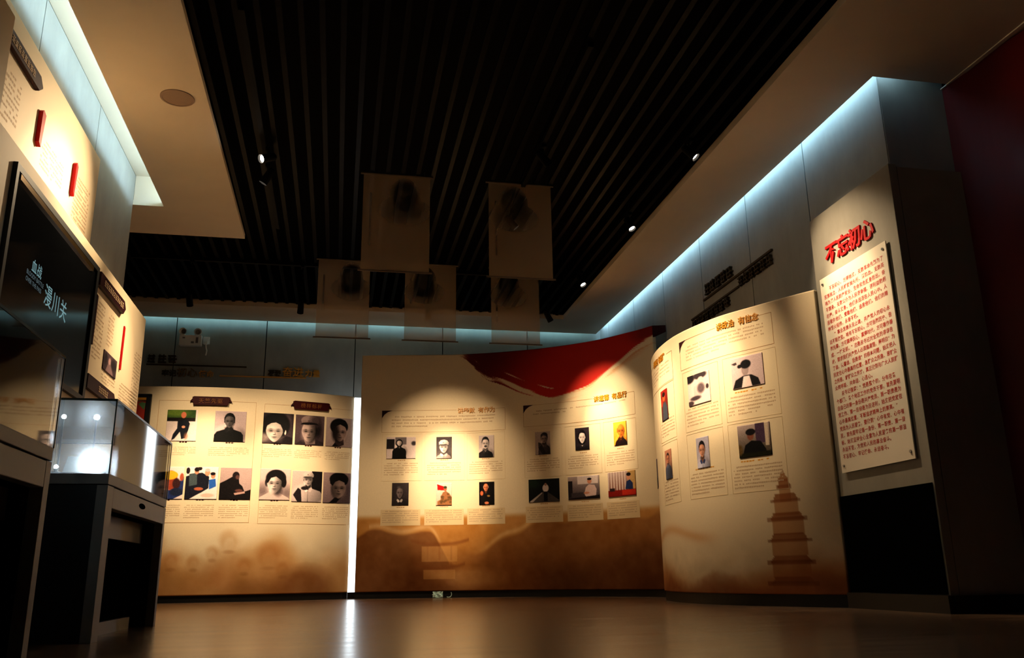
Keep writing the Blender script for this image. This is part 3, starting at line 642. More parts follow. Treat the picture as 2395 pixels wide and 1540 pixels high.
photo(w, 'dark portrait of a smiling young man beside the light strip, upper one', 3.262, 3.598, 1.766, 2.118, (166, 146, 142), (146, 126, 122),
      [('e', .48, .30, .33, .27, (16, 12, 14), .12), ('p', [(.36, .72), (.66, .68), (.68, .92), (.5, 1.0), (.34, .94)], (52, 40, 40)), ('p', [(.22, 1.02), (.34, .86), (.5, 1.0), (.6, 1.02)], (26, 22, 22))] + face(.52, .47, .24, .32, (138, 114, 108), .7, -1)
      + [('p', [(.20, .45), (.22, .16), (.42, .04), (.70, .08), (.80, .24), (.78, .42), (.70, .30), (.52, .23), (.38, .29), (.31, .48)], (16, 12, 14)), ('e', .34, .5, .12, .26, (26, 19, 20), 1.0, .8)], GL_)
photo(w, 'colour photo of a worker in a yellow hard hat half behind the glass case', 1.345, 1.692, 1.115, 1.472, (226, 208, 202), (210, 190, 186),
      [('p', [(.2, 1), (.28, .7), (.6, .72), (.9, .42), (1, .3), (1, .85), (.7, 1)], (40, 52, 96)), ('e', .58, .42, .22, .30, (150, 66, 44), .15), ('e', .55, .26, .26, .14, (222, 168, 40), .1), ('e', .78, .52, .12, .16, (60, 34, 34), .3), ('e', .93, .32, .06, .12, (170, 84, 60), .3), ('e', .8, .78, .2, .12, (34, 40, 60), .3)], GL_)
photo(w, 'colour photo of several men working over a white table, left panel bottom row', 1.714, 2.060, 1.114, 1.472, (232, 214, 210), (220, 206, 206),
      [('p', [(0, .3), (.3, .2), (.5, .18), (.72, .3), (.72, .66), (.5, .8), (.2, 1), (0, 1)], (30, 30, 40)), ('p', [(.10, .22), (.34, .18), (.36, .55), (.12, .6)], (70, 80, 84)), ('p', [(.72, .40), (.92, .36), (.95, .6), (.74, .7)], (44, 92, 170)), ('e', .33, .14, .07, .09, (190, 130, 104)), ('e', .33, .08, .08, .07, (30, 24, 26)), ('e', .66, .18, .08, .10, (206, 140, 112)), ('e', .66, .10, .08, .05, (180, 170, 166)), ('e', .42, .05, .07, .06, (40, 32, 34)), ('e', .84, .27, .07, .09, (196, 130, 104)), ('e', .83, .21, .08, .05, (26, 22, 26)), ('e', .06, .12, .06, .1, (40, 30, 34)),
       ('p', [(.14, 1), (.45, .82), (.75, .70), (1, .72), (1, 1)], (224, 206, 200)), ('e', .42, .68, .14, .05, (170, 92, 66)), ('e', .7, .88, .2, .06, (196, 150, 130), .5, .6)], GL_)
photo(w, 'dim colour photo of a person bent over a desk, left panel bottom row', 2.083, 2.423, 1.113, 1.470, (176, 150, 146), (160, 134, 132),
      [('p', [(0, .5), (.2, .4), (.40, .28), (.58, .24), (.62, .5), (.72, .58), (.8, .75), (1, .68), (1, 1), (0, 1)], (24, 18, 20)), ('e', .50, .25, .11, .12, (34, 24, 26), .15), ('e', .55, .3, .06, .07, (88, 60, 56), .4), ('p', [(.46, .80), (.8, .74), (.82, .80), (.5, .86)], (176, 140, 132)), ('e', .62, .72, .12, .05, (96, 62, 56), .5)], GL_)
photo(w, 'sepia portrait of a woman with short hair and bare collar, left panel bottom row', 2.519, 2.862, 1.114, 1.468, (208, 182, 178), (188, 162, 158),
      [('e', .1, .72, .2, .22, (104, 86, 86), 1.4, .8), ('e', .9, .78, .2, .2, (112, 94, 94), 1.4, .8), ('p', [(-.02, 1.02), (.02, .92), (.3, .76), (.62, .76), (.95, .92), (1.02, 1.02)], (204, 178, 172)), ('p', [(.32, .60), (.66, .60), (.68, .84), (.3, .84)], (206, 180, 172)), ('e', .62, .70, .12, .16, (60, 46, 48), 1.0, .8), ('e', .52, .30, .33, .27, (26, 20, 22), .1), ('e', .78, .44, .09, .16, (26, 20, 22), .25), ('e', .24, .44, .07, .14, (40, 32, 34), .3)] + face(.48, .44, .235, .33, (228, 204, 198), .62, 1)
      + [('p', [(.22, .46), (.22, .20), (.40, .05), (.68, .06), (.82, .24), (.78, .5), (.68, .36), (.52, .25), (.36, .30), (.27, .46)], (26, 20, 22))], GL_)
photo(w, 'grey photo of a uniformed soldier in pale cap, left panel bottom row', 2.885, 3.238, 1.100, 1.456, (196, 176, 172), (190, 170, 166),
      [('r', .64, 0, 1, .72, (24, 20, 22))] + bust(.53, .27, .15, .21, skin=(176, 158, 154), hair=(30, 26, 28), body=(184, 164, 160), style='cap', capc=(190, 172, 166), shade=.55, sh=.5, sy0=.55) + [('p', [(.05, .78), (.2, .55), (.3, .62), (.34, 1), (.2, 1)], (40, 34, 36)), ('e', .42, .56, .12, .06, (40, 34, 36), .3)], GL_)
photo(w, 'dark portrait of a young man beside the light strip, lower one', 3.258, 3.598, 1.096, 1.453, (146, 122, 120), (104, 86, 88),
      [('e', .95, .6, .3, .4, (58, 46, 50), 1.4, .7), ('p', [(.18, 1.02), (.36, .90), (.5, .84), (.78, .74), (1.02, .82), (1.02, 1.02)], (78, 64, 66)), ('p', [(.2, 1.02), (.42, .82), (.66, .80), (.5, .98)], (18, 14, 16)), ('e', .56, .22, .34, .22, (16, 12, 14), .1)] + face(.56, .48, .255, .34, (134, 112, 106), .45, -1)
      + [('p', [(.24, .36), (.26, .12), (.45, .02), (.75, .03), (.90, .18), (.86, .36), (.78, .40), (.76, .32), (.57, .25), (.42, .31), (.34, .44)], (16, 12, 14))], GL_)
# captions and frames of the left panel
def caps(w, P_, u0, u1, zt, zb_, rows, seed):
    textblock(w, P_, (u0 + u1) / 2 - .045, (u0 + u1) / 2 + .05, zt + .012, zt + .040, 1, material=M['darkred'], indent=False, seed=seed, last=1.0, cw=.03, name='caption_name', fill=1)
    textblock(w, P_, u0, u1, zb_, zt - .02, rows, seed=seed)
frameline(w, PL, 1.345, 2.425, .855, 2.238, gap=(1.70, 2.15)); frameline(w, PL, 2.520, 3.592, .845, 2.228, gap=(2.85, 3.30))
for i, (u0, u1) in enumerate(((1.50, 1.80), (1.93, 2.38), (2.52, 2.86), (2.89, 3.22), (3.26, 3.58))): caps(w, PL, u0, u1, 1.722, 1.595, 5, 10 + i)
for i, (u0, u1) in enumerate(((1.36, 1.68), (1.72, 2.05), (2.09, 2.41), (2.53, 2.86), (2.89, 3.22), (3.26, 3.58))): caps(w, PL, u0, u1, 1.072, .895, 7, 20 + i)

def signboard(w, u0, u1, z0, z1, text, label, group=None, mat_=None, lmat=None, size=None, off=0.03):
    t = thing('title_sign', w.pt((u0 + u1) / 2, z0), label, 'sign', group); h = z1 - z0; d = .022
    mb = MB(); prism(w, [(u0 + .018, z0), (u1 - .018, z0), (u1, z1 - .008), (u1 - .02, z1), (u0 + .02, z1), (u0, z1 - .008)], .012, off, mb)
    obj('board', mb, mat_ or M['darkred'], t)
    for s, ue in ((-1, u0), (1, u1)):
        m2 = MB(); prism(w, [(ue - s * .012, z1 - .01), (ue + s * .022, z1 - .055), (ue + s * .02, z0 + .03), (ue + s * .006, z0 + .042), (ue - s * .02, z0 + .035)][::s], .004, off - .006, m2)
        obj('ribbon_end', m2, mat_ or M['darkred'], t)
    sz = size or h * .62; n = len(text); u = (u0 + u1) / 2 - n * sz * 1.12 / 2
    letters(w, text, u, z0 + h * .24, sz, off, off + .003, lmat or M['duskgold'], t, pitch=1.12, bold=.01)
    return t
signboard(WLEFT, 1.712, 2.128, 2.186, 2.284, '天竺先驱', 'dark red ribbon title sign over the seated old man photos, left panel')
signboard(WLEFT, 2.842, 3.288, 2.186, 2.282, '榜样标杆', 'dark red ribbon title sign nearest the white light strip')

# framed poster at the far left of the left panel
t = thing('framed_poster', WLEFT.pt(.9, 1.3), 'black framed red poster glimpsed behind the left display partition', 'poster')
mb = MB(); slab(WLEFT, .50, 1.262, 1.30, 1.335, .002, .04, mb=mb); slab(WLEFT, .50, 1.262, 2.268, 2.303, .002, .04, mb=mb); slab(WLEFT, .50, .535, 1.30, 2.303, .002, .04, mb=mb); slab(WLEFT, 1.212, 1.262, 1.30, 2.303, .002, .04, mb=mb)
obj('frame', mb, M['black'], t); obj('picture', slab(WLEFT, .53, 1.215, 1.33, 2.215, .004, .018), M['redscreen'], t)
obj('head_strip', slab(WLEFT, .53, 1.215, 2.235, 2.262, .004, .03), M['gold'], t); obj('leaf_print', prism(WLEFT, [(1.12, 2.19), (1.19, 2.12), (1.205, 2.20), (1.16, 2.21)], .018, .0195), M['green'], t)

# ================================================================== PHOTOS, MIDDLE PANEL
GM_ = 'photographs on the middle curved panel'; w = WMID
photo(w, 'wide grey photo of a woman in black, middle panel upper left', .328, .678, 1.612, 1.872, (200, 180, 178), (204, 184, 180),
      [('r', 0, .1, .28, .55, (36, 32, 34)), ('r', .3, .02, .68, .35, (84, 76, 78), .8), ('e', .93, .30, .08, .10, (60, 52, 54), .6)] + bust(.44, .27, .085, .14, skin=(190, 172, 168), hair=(18, 16, 18), body=(14, 13, 15), style='long', sh=.24, sy0=.46, features=False), GM_)
photo(w, 'small black and white close portrait of a man in a pale soft cap, middle panel', .929, 1.117, 1.607, 1.868, (60, 52, 54), (90, 80, 80),
      bust(.48, .46, .26, .27, skin=(206, 188, 184), hair=(26, 22, 24), body=(160, 142, 140), style='cap', capc=(196, 178, 174), shade=.4, sh=.5, sy0=.78), GM_)
photo(w, 'small black and white portrait of a man with centre parting and moustache, middle panel', 1.449, 1.635, 1.608, 1.872, (194, 176, 172), (184, 166, 162),
      bust(.44, .36, .22, .25, skin=(206, 186, 180), hair=(30, 26, 28), body=(34, 30, 32), shade=.3, sh=.5, sy0=.68) + [('e', .45, .50, .10, .03, (30, 26, 28), .4)], GM_)
photo(w, 'small dim grey portrait of a person in white open collar, middle panel lower left', .406, .604, 1.058, 1.322, (62, 54, 56), (44, 38, 40),
      bust(.47, .42, .19, .26, skin=(112, 98, 98), hair=(60, 54, 56), body=(40, 36, 38), shade=.3, sh=.46, sy0=.74, collar=(210, 196, 192)) , GM_)
photo(w, 'small colour photo of a soldier in camouflage under a red flag, middle panel', .931, 1.119, 1.052, 1.313, (226, 196, 186), (210, 170, 150),
      [('p', [(.08, .06), (.66, .20), (.64, .34), (.1, .32)], (206, 24, 22)), ('p', [(.30, .62), (.44, .42), (.62, .36), (.84, .48), (1, .66), (1, 1), (.1, 1), (.1, .82), (.3, .74)], (150, 100, 66)), ('e', .58, .27, .10, .10, (170, 96, 70), .15), ('e', .58, .20, .11, .06, (60, 60, 40), .2)] + [('e', RNG.uniform(.3, .95), RNG.uniform(.5, .98), .07, .05, (96, 70, 44), .6, .8) for _ in range(18)], GM_)
photo(w, 'small dark colour portrait of a white-haired officer raising a hand, middle panel', 1.450, 1.634, 1.048, 1.315, (22, 12, 12), (14, 8, 8),
      bust(.45, .24, .16, .17, skin=(206, 120, 84), hair=(180, 160, 150), body=(20, 14, 16), style='bald', shade=.35, sh=.42, sy0=.44) + [('e', .18, .50, .10, .10, (204, 104, 66), .3), ('e', .50, .92, .14, .06, (206, 120, 86), .3), ('e', .62, .62, .10, .04, (150, 110, 60), .5)], GM_)
photo(w, 'small faded grey photo of a bending figure with scarf, middle panel upper right', 2.150, 2.337, 1.604, 1.875, (176, 158, 152), (166, 148, 142),
      bust(.60, .30, .20, .20, skin=(140, 122, 118), hair=(50, 44, 46), body=(70, 62, 64), style='puff', shade=.35, sh=.40, sy0=.56) + [('p', [(.2, .45), (.4, .5), (.75, .98), (.5, 1), (.2, .7)], (40, 36, 38), .8)], GM_)
photo(w, 'small black and white portrait of a woman in high black collar, middle panel', 2.657, 2.838, 1.624, 1.880, (48, 40, 46), (40, 34, 40),
      bust(.50, .42, .22, .27, skin=(232, 214, 208), hair=(22, 18, 22), body=(30, 26, 30), style='long', shade=.2, sh=.5, sy0=.78), GM_)
photo(w, 'small orange portrait of an old man with bright background, middle panel', 3.174, 3.357, 1.628, 1.890, (240, 176, 66), (230, 150, 50),
      bust(.56, .38, .26, .29, skin=(226, 120, 44), hair=(160, 90, 40), body=(34, 16, 14), style='bald', shade=.4, sh=.46, sy0=.72), GM_)
photo(w, 'wide dark photo of a lone white-shirted person on a night road, middle panel', 2.056, 2.437, 1.053, 1.318, (26, 30, 26), (20, 20, 22),
      [('p', [(.0, 1), (.45, .55), (.6, .55), (1, .95), (1, 1)], (70, 64, 62)), ('p', [(.02, .97), (.42, .58), (.45, .6), (.12, 1)], (176, 160, 150)), ('e', .55, .40, .10, .17, (214, 196, 190), .2), ('e', .55, .24, .04, .06, (150, 110, 96), .3), ('r', .49, .55, .61, .96, (14, 12, 16)), ('e', .2, .2, .2, .2, (38, 56, 40), .9, .6)], GM_)
photo(w, 'wide colour photo of a man in pale shirt at an office desk, middle panel', 2.548, 2.948, 1.064, 1.322, (170, 150, 146), (60, 50, 54),
      [('r', .3, .0, .95, .35, (206, 188, 184)), ('r', 0, .2, .14, .9, (40, 34, 38)), ('p', [(.5, .8), (.56, .5), (.66, .38), (.84, .42), (.9, .6), (.88, .9), (.6, .95)], (206, 176, 170)), ('e', .68, .24, .07, .11, (196, 132, 104), .15), ('e', .68, .15, .07, .05, (26, 20, 24), .2), ('p', [(.1, .72), (.5, .7), (.55, .95), (.1, 1)], (66, 58, 62)), ('p', [(0, .95), (1, .85), (1, 1), (0, 1)], (34, 26, 28)), ('e', .58, .74, .09, .05, (190, 130, 104), .3)], GM_)
photo(w, 'wide colour photo of a woman in blue beside curtains and red table, middle panel', 3.066, 3.446, 1.063, 1.334, (166, 144, 138), (120, 70, 56),
      [('r', x_ / 10, 0, x_ / 10 + .045, .75, (190, 168, 160)) for x_ in range(0, 7)] + [('r', .72, 0, 1, .8, (176, 140, 90)), ('p', [(.62, .72), (.68, .42), (.80, .36), (.9, .5), (.9, .76)], (36, 48, 84)), ('e', .75, .25, .07, .12, (190, 130, 104), .15), ('e', .76, .15, .08, .07, (24, 20, 24), .2), ('r', 0, .74, 1, 1, (120, 28, 22)), ('r', .5, .76, 1, .95, (190, 52, 34), .8), ('r', .06, .66, .24, .78, (50, 34, 34))], GM_)
for k, (u0, u1, z0, z1, text, ut, gp) in enumerate(((.262, 1.778, 1.930, 2.200, '讲奉献 有作为', 1.185, (1.175, 1.66)), (2.006, 3.490, 1.948, 2.208, '讲道德 有品行', 2.915, (2.90, 3.37)))):
    frameline(w, PM, u0, u1, z0, z1, gap=gp)
    obj('corner_patch', prism(w, [(u0, z1), (u0, z1 - .095), (u0 + .03, z1 - .05), (u0 + .07, z1 - .02), (u0 + .13, z1)], .001, .003), M['maroon'], PM)
    letters(w, text, ut, z1 - .040, .073, .001, .009, M['gold'], PM, pitch=.98, bold=.010)
    textblock(w, PM, u0 + .12, u1 - .12, z0 + .045 if k == 0 else z0 + .12, z1 - .07, 4 if k == 0 else 2, seed=31 + k, last=.35, cw=.019)
for i, (u0, u1) in enumerate(((.292, .735), (.81, 1.25), (1.32, 1.75), (2.03, 2.46), (2.545, 2.97), (3.05, 3.47))):
    frameline(w, PM, u0 - .02, u1 + .02, 1.345, 1.912, t=.0025, material=M['card'], name='cell_line')
    textblock(w, PM, u0 + .01, u1 - .01, 1.400, 1.560, 6, seed=40 + i, cw=.017)
    obj('caption_card', slab(w, u0 - .016, u1 + .012, .822, 1.008, .0002, .0012), M['card'], PM)
    textblock(w, PM, u0 + .005, u1 - .008, .842, .995, 6, seed=50 + i, cw=.017, off=.0018)
    textblock(w, PM, (u0 + u1) / 2 - .05, (u0 + u1) / 2 + .05, 1.573, 1.597, 1, material=M['goldline'], indent=False, seed=60 + i, last=1, cw=.024, name='caption_name', fill=1)
    textblock(w, PM, (u0 + u1) / 2 - .05, (u0 + u1) / 2 + .05, 1.018, 1.040, 1, material=M['goldline'], indent=False, seed=70 + i, last=1, cw=.024, name='caption_name', fill=1)

# ================================================================== PHOTOS, RIGHT PANEL
GR_ = 'photographs on the right bulging panel'; w = WRIGHT
def rphoto(label, va, vb, z0, z1, *a): return photo(w, label, RL - va, RL - vb, z0, z1, *a, GR_)
rphoto('narrow red and grey photo on the curved edge, right panel top row', 1.975, 1.785, 1.580, 1.855, (150, 40, 30), (70, 40, 40),
       [('p', [(.2, 1), (.3, .45), (.7, .4), (.95, .6), (.95, 1)], (70, 74, 84)), ('e', .5, .25, .2, .13, (214, 96, 50), .2), ('e', .5, .16, .22, .08, (40, 20, 20), .2), ('e', .15, .4, .15, .12, (220, 60, 40), .4)])
rphoto('black and white high contrast action photo, right panel top row', 1.348, 1.045, 1.600, 1.858, (206, 184, 178), (214, 192, 186),
       [('e', .1, .1, .25, .16, (40, 34, 38), .3), ('e', .6, .08, .3, .12, (60, 50, 54), .3), ('e', .62, .25, .14, .12, (196, 176, 170), .2), ('p', [(.3, .4), (.7, .3), (.95, .5), (.6, .75), (.4, .85), (.2, .95), (.3, .7)], (190, 170, 166)), ('e', .62, .5, .16, .16, (96, 80, 84), .5), ('e', .35, .78, .25, .07, (70, 58, 62), .5), ('e', .1, .92, .16, .08, (70, 56, 58), .4), ('e', .9, .5, .06, .08, (60, 48, 52), .4)])
rphoto('grey photo of a man in open dark jacket, right panel top row', .787, .490, 1.640, 1.888, (196, 172, 172), (190, 166, 166),
       [('p', [(.02, .98), (.12, .72), (.36, .62), (.62, .62), (.82, .76), (.88, .98)], (28, 24, 28)), ('p', [(.38, .64), (.56, .64), (.62, .98), (.30, .98)], (214, 192, 188)), ('e', .44, .44, .11, .18, (150, 130, 128), .15), ('e', .47, .26, .16, .14, (22, 18, 22), .2), ('p', [(.02, .18), (.18, .14), (.2, .22), (.12, .24)], (60, 48, 50)), ('e', .28, .3, .07, .06, (22, 18, 22), .4)])
rphoto('narrow portrait of a man in grey on the curved edge, right panel bottom row', 1.960, 1.778, 1.048, 1.307, (176, 120, 96), (150, 110, 96), bust(.5, .30, .22, .16, skin=(176, 110, 84), hair=(40, 26, 26), body=(66, 72, 92), sh=.5, sy0=.50))
rphoto('small colour portrait of a short-haired man in pale blue shirt, right panel bottom row', 1.284, 1.117, 1.070, 1.320, (166, 160, 176), (170, 160, 172), bust(.46, .40, .23, .24, skin=(186, 132, 108), hair=(22, 18, 22), body=(176, 172, 190), sh=.5, sy0=.74, collar=(60, 70, 110), shade=.3))
rphoto('dark photo of a person in a hat at a table, right panel', .778, .485, 1.093, 1.345, (170, 150, 146), (60, 52, 40),
       [('r', .56, 0, .86, .6, (70, 52, 70)), ('r', .84, .0, .95, .7, (190, 170, 150)), ('p', [(.12, .95), (.22, .62), (.42, .5), (.7, .55), (.84, .8), (.86, 1), (.1, 1)], (16, 14, 18)), ('e', .40, .36, .10, .13, (120, 72, 56), .2), ('e', .41, .24, .15, .10, (26, 22, 24), .15), ('r', 0, .86, 1, 1, (30, 30, 16)), ('e', .05, .75, .08, .16, (90, 70, 40), .5)])
rphoto('dim sliver of a portrait photo round the far side of the bulging panel', 2.62, 2.44, 1.030, 1.300, (120, 100, 104), (70, 60, 66), bust(.5, .35, .22, .2, skin=(110, 92, 92), sh=.45, sy0=.6))
for k, (va, vb, z0, z1, text, vt, gp) in enumerate(((1.452, .375, 1.935, 2.190, '讲政治 有信念', .915, (.93, .50)), (2.75, 1.612, 1.895, 2.165, '讲规矩 有纪律', 2.215, (2.23, 1.75)))):
    u0, u1 = RL - va, RL - vb
    frameline(w, PR, u0, u1, z0, z1, gap=(RL - gp[0], RL - gp[1]))
    obj('corner_patch', prism(w, [(u0, z1), (u0, z1 - .095), (u0 + .025, z1 - .05), (u0 + .06, z1 - .02), (u0 + .11, z1)], .001, .003), M['maroon'], PR)
    letters(w, text, RL - vt, z1 - .030, .066, .001, .009, M['gold'], PR, pitch=.98, bold=.010)
    textblock(w, PR, u0 + .10, u1 - .07, z0 + .05, z1 - .065, 5, seed=81 + k, last=.5, cw=.016, fill=.8)
for i, (va, vb) in enumerate(((.855, .395), (1.41, .96), (2.05, 1.64))):
    u0, u1 = RL - va, RL - vb
    textblock(w, PR, u0, u1, 1.42, 1.585, 6, seed=90 + i, cw=.016); textblock(w, PR, u0, u1, .85, 1.035, 7, seed=95 + i, cw=.016)
    for zz in (1.594, 1.048): textblock(w, PR, u0 + .08, u1 - .1, zz, zz + .024, 1, material=M['gold'], indent=False, seed=99 + i, last=1, cw=.026, name='caption_name', fill=.9)
    frameline(w, PR, u0 - .025, u1 + .025, .83, 1.37, t=.0025, material=M['card'], name='cell_line'); frameline(w, PR, u0 - .025, u1 + .025, 1.39, 1.91, t=.0025, material=M['card'], name='cell_line')

# ================================================================== LETTERED PILASTER ON THE RIGHT
t = thing('lettered_pilaster', (3.49, 5.1, 0), 'pale cladding board with red text plate, at the near end of the right wall', 'wall board')
obj('cladding', MB().box(3.46, 3.519, 4.60, 5.604, .10, 2.82), M['plate_dark'], t, bevel=.004)
obj('side_cladding', MB().box(3.522, 4.0, 4.60, 4.662, .10, 2.80), M['plate_dark'], t)
obj('dark_base_panel', MB().box(3.448, 3.4595, 4.615, 5.60, .105, .742), M['cabmatt'], t)
WP = Wall([(3.46, 5.62), (3.46, 4.60)]); 
letters(WP, '不忘初心', .190, 2.415, .158, .001, .011, M['red'], t, pitch=.94, bold=.026, slant=.06)
tp = thing('text_plate', (3.455, 5.1, .9), 'cream acrylic plate of small red text screwed onto the pilaster', 'text plate')
obj('plate', slab(WP, .10, .908, .897, 2.318, .012, .020), M['plate_text'], tp)
for u, z in ((.135, 2.272), (.873, 2.272), (.135, .945), (.873, .945)):
    a = Vector(WP.pt(u, z, 0.0)); b = Vector(WP.pt(u, z, .027)); obj('standoff_screw', MB().tube(a, b, .011, .009), M['steel'], tp)
ROWS = ['　　不忘初心，方得始终。无数革命先烈为了', '民族独立、人民解放抛头颅、洒热血。无数英', '雄为了人民财产安全、生命安危挺身而出。奋', '不顾身。无数公仆为人民谋幸福、谋利益鞠躬', '尽瘁，奋斗终身。他们永远活在人民心中。人', '民敬仰他们、爱戴他们、追思他们。他们的精', '神薪火相传，永垂不朽。',
        '　　“事业发展永无止境，共产党人的初心永', '远不能改变。唯有不忘初心，方可告慰历史、告', '慰先辈，方可赢得民心、赢得时代，方可善作善', '成、一往无前。”这是总书记对全党的谆谆告', '诫，要求我们共产党人必须搞清楚、弄明白“为', '了谁、依靠谁、我是谁”的根本问题，始终把人', '民放在心中最高的位置，急群众之所急、思群众', '之所思、解群众之所难，真正做到与广大人民群', '众同呼吸、共命运、心连心。',
        '　　总书记强调：“党是整个的，分布在各', '个部门、各个地区工作的党员干部，首先要明', '白自己的第一身份是共产党员、第一职责是为', '党工作、第一目标是为民谋利，始终把党放在', '心中最高位置，不断追求精神上的崇高。”', '党员为人民服务，要做到“心中有党、心中有', '民，首先要牢记第一身份、第一职责、第一目', '标。始终坚持全心全意为人民服务的第一宗旨', '永远不变，为党和人民的事业奋斗。', '不忘初心、牢记使命、永远奋斗。']
for i, row in enumerate(ROWS):
    mb = MB(); n = len(row); zz = 2.205 - i * .0485
    s = min(.0345, .735 / max(n, 20))
    for k, ch in enumerate(row):
        if ch != '　': put_glyph(mb, WP, ch, .137 + k * .0365 * (20.2 / max(n, 20.2)), zz, s, .0202, .0208, .016)
    obj('text_line', mb, M['redink'], tp, kind='stuff')

# ================================================================== LEFT PARTITION: SCREEN WALL, UPPER TEXT PANEL
WS = Wall([(-1.68, 0), (-1.68, 8)]); WU = Wall([(-1.82, 0), (-1.82, 8)])
SWL = thing('screen_partition', (-1.78, 5, 0), 'cream partition wall holding the black wall screen, left side', 'partition')
obj('board', MB().box(-1.888, -1.68, 2.0, 7.595, .08, 2.40), M['cream'], SWL, bevel=.004)
obj('plinth', MB().box(-1.888, -1.70, 2.0, 7.58, 0, .08), M['black'], SWL)
textblock(WS, SWL, 6.12, 6.36, 1.70, 2.12, 15, seed=201, cw=.024); textblock(WS, SWL, 6.95, 7.50, 1.55, 1.72, 7, seed=202, cw=.024)
textblock(WS, SWL, 7.32, 7.58, 1.45, 2.06, 22, seed=203, cw=.022); textblock(WS, SWL, 6.42, 6.82, 1.60, 1.69, 4, seed=204, cw=.022)
textblock(WS, SWL, 6.45, 6.62, 1.87, 2.12, 9, seed=205, cw=.024, material=M['paleink'])
obj('accent_bar', prism(WS, [(6.055, 1.79), (6.085, 1.785), (6.09, 2.13), (6.06, 2.135)], .001, .012), M['maroon'], SWL)
obj('accent_bar', prism(WS, [(6.87, 1.80), (6.895, 1.795), (6.90, 2.13), (6.875, 2.14)], .001, .012), M['red'], SWL)
def arrow_sign(w, u0, u1, z0, z1, text, label):
    t = thing('arrow_sign', w.pt((u0 + u1) / 2, z0), label, 'sign'); h = z1 - z0; zm = (z0 + z1) / 2
    obj('board', prism(w, [(u0, z0), (u1 - .05, z0), (u1, zm), (u1 - .05, z1), (u0, z1)], .006, .03), M['maroon'], t)
    obj('arrow_tip', prism(w, [(u1 - .045, z0 - .002), (u1 + .012, zm), (u1 - .045, z1 + .002), (u1 - .06, z1 + .002), (u1 - .004, zm), (u1 - .06, z0 - .002)], .004, .026), M['darkred'], t)
    rnd = random.Random(len(label)); s = h * .5; u = u0 + (u1 - u0 - text * s * 1.08) * .55
    for k in range(text):
        mb = MB(); pseudo(mb, w, u, z0 + h * .25, s, .03, .0325, rnd); obj('letter', mb, M['paleink'], t); u += s * 1.08
arrow_sign(WS, 6.03, 6.77, 2.195, 2.290, 11, 'maroon arrow title sign to the right of the black screen, upper'); arrow_sign(WS, 6.01, 6.76, 1.478, 1.572, 5, 'maroon arrow title sign low beside the black screen, just above the glass case')
photo(WS, 'small dark photo on the screen partition right of the black screen', 6.408, 6.785, 1.698, 1.835, (90, 72, 76), (60, 48, 52), [('e', .45, .4, .10, .2, (176, 140, 136), .5), ('p', [(.2, 1), (.35, .55), (.6, .5), (.8, 1)], (130, 104, 104)), ('e', .75, .4, .2, .3, (46, 38, 42), .6), ('e', .15, .4, .12, .3, (50, 42, 46), .6)], None)
# wall screen
SC = thing('wall_screen', (-1.65, 5.2, 1.37), 'large black wall screen showing pale calligraphy, left partition', 'screen')
mb = MB(); mb.box(-1.679, -1.655, 4.385, 6.000, 2.265, 2.300).box(-1.679, -1.655, 4.385, 6.000, 1.370, 1.405).box(-1.679, -1.655, 4.385, 4.420, 1.405, 2.265).box(-1.679, -1.655, 5.950, 6.000, 1.405, 2.265)
obj('bezel', mb, M['black'], SC); obj('display', MB().box(-1.679, -1.668, 4.42, 5.95, 1.405, 2.265), M['screen'], SC)
obj('lit_reveal', MB().box(-1.6675, -1.656, 4.45, 5.86, 2.232, 2.262), M['bronze'], SC)  # top reveal of the screen recess, its lit look put into the colour
WSC = Wall([(-1.668, 0), (-1.668, 8)])
letters(WSC, '血战', 4.80, 1.868, .080, .0005, .0012, M['screentext'], SC, pitch=1.05, bold=.0, name='screen_letter')
def line(w, s, u, z, size, mat_, par):
    mb = MB()
    cu = bpy.data.curves.new('g', 'FONT'); cu.body = s; cu.size = size; o_ = bpy.data.objects.new('g', cu); COL.objects.link(o_)
    dg = bpy.context.evaluated_depsgraph_get(); dg.update(); me = bpy.data.meshes.new_from_object(o_.evaluated_get(dg)); bpy.data.objects.remove(o_); bpy.data.curves.remove(cu)
    mb.v = [w.pt(u + q.co.x, z + q.co.y, .001) for q in me.vertices]; mb.f = [tuple(p.vertices) for p in me.polygons]; bpy.data.meshes.remove(me)
    obj('screen_text_line', mb, mat_, par, kind='stuff')
line(WSC, 'BLOODY BATTLE', 4.738, 1.828, .036, M['screentext2'], SC); line(WSC, 'OVER THE PASS', 4.738, 1.790, .036, M['screentext2'], SC)
letters(WSC, '漫川关', 5.045, 1.765, .135, .0005, .0012, M['screentext'], SC, pitch=1.06, bold=.0, name='screen_letter')

UP = thing('upper_text_panel', (-1.85, 5.4, 2.4), 'cream text panel with red accent bars above the screen partition', 'display panel')
obj('board', MB().box(-1.886, -1.82, 4.15, 6.275, 2.402, 3.24), M['cream'], UP, bevel=.004)
obj('accent_bar', prism(WU, [(5.00, 2.725), (5.035, 2.705), (5.055, 2.92), (5.015, 2.935), (5.0, 2.92)], .001, .025), M['red'], UP)
obj('accent_bar', prism(WU, [(5.70, 2.722), (5.725, 2.70), (5.74, 2.92), (5.715, 2.94), (5.70, 2.925)], .001, .025), M['red'], UP)
textblock(WU, UP, 5.79, 6.13, 2.46, 2.90, 15, seed=301, cw=.026); textblock(WU, UP, 4.45, 4.75, 2.60, 2.90, 9, seed=302, cw=.03, material=M['paleink']); textblock(WU, UP, 5.12, 5.55, 2.62, 2.82, 7, seed=303, cw=.03, material=M['paleink'])
arrow_sign(WU, 4.2, 4.93, 2.990, 3.078, 9, 'maroon arrow title sign near the top left corner, on the upper text panel')
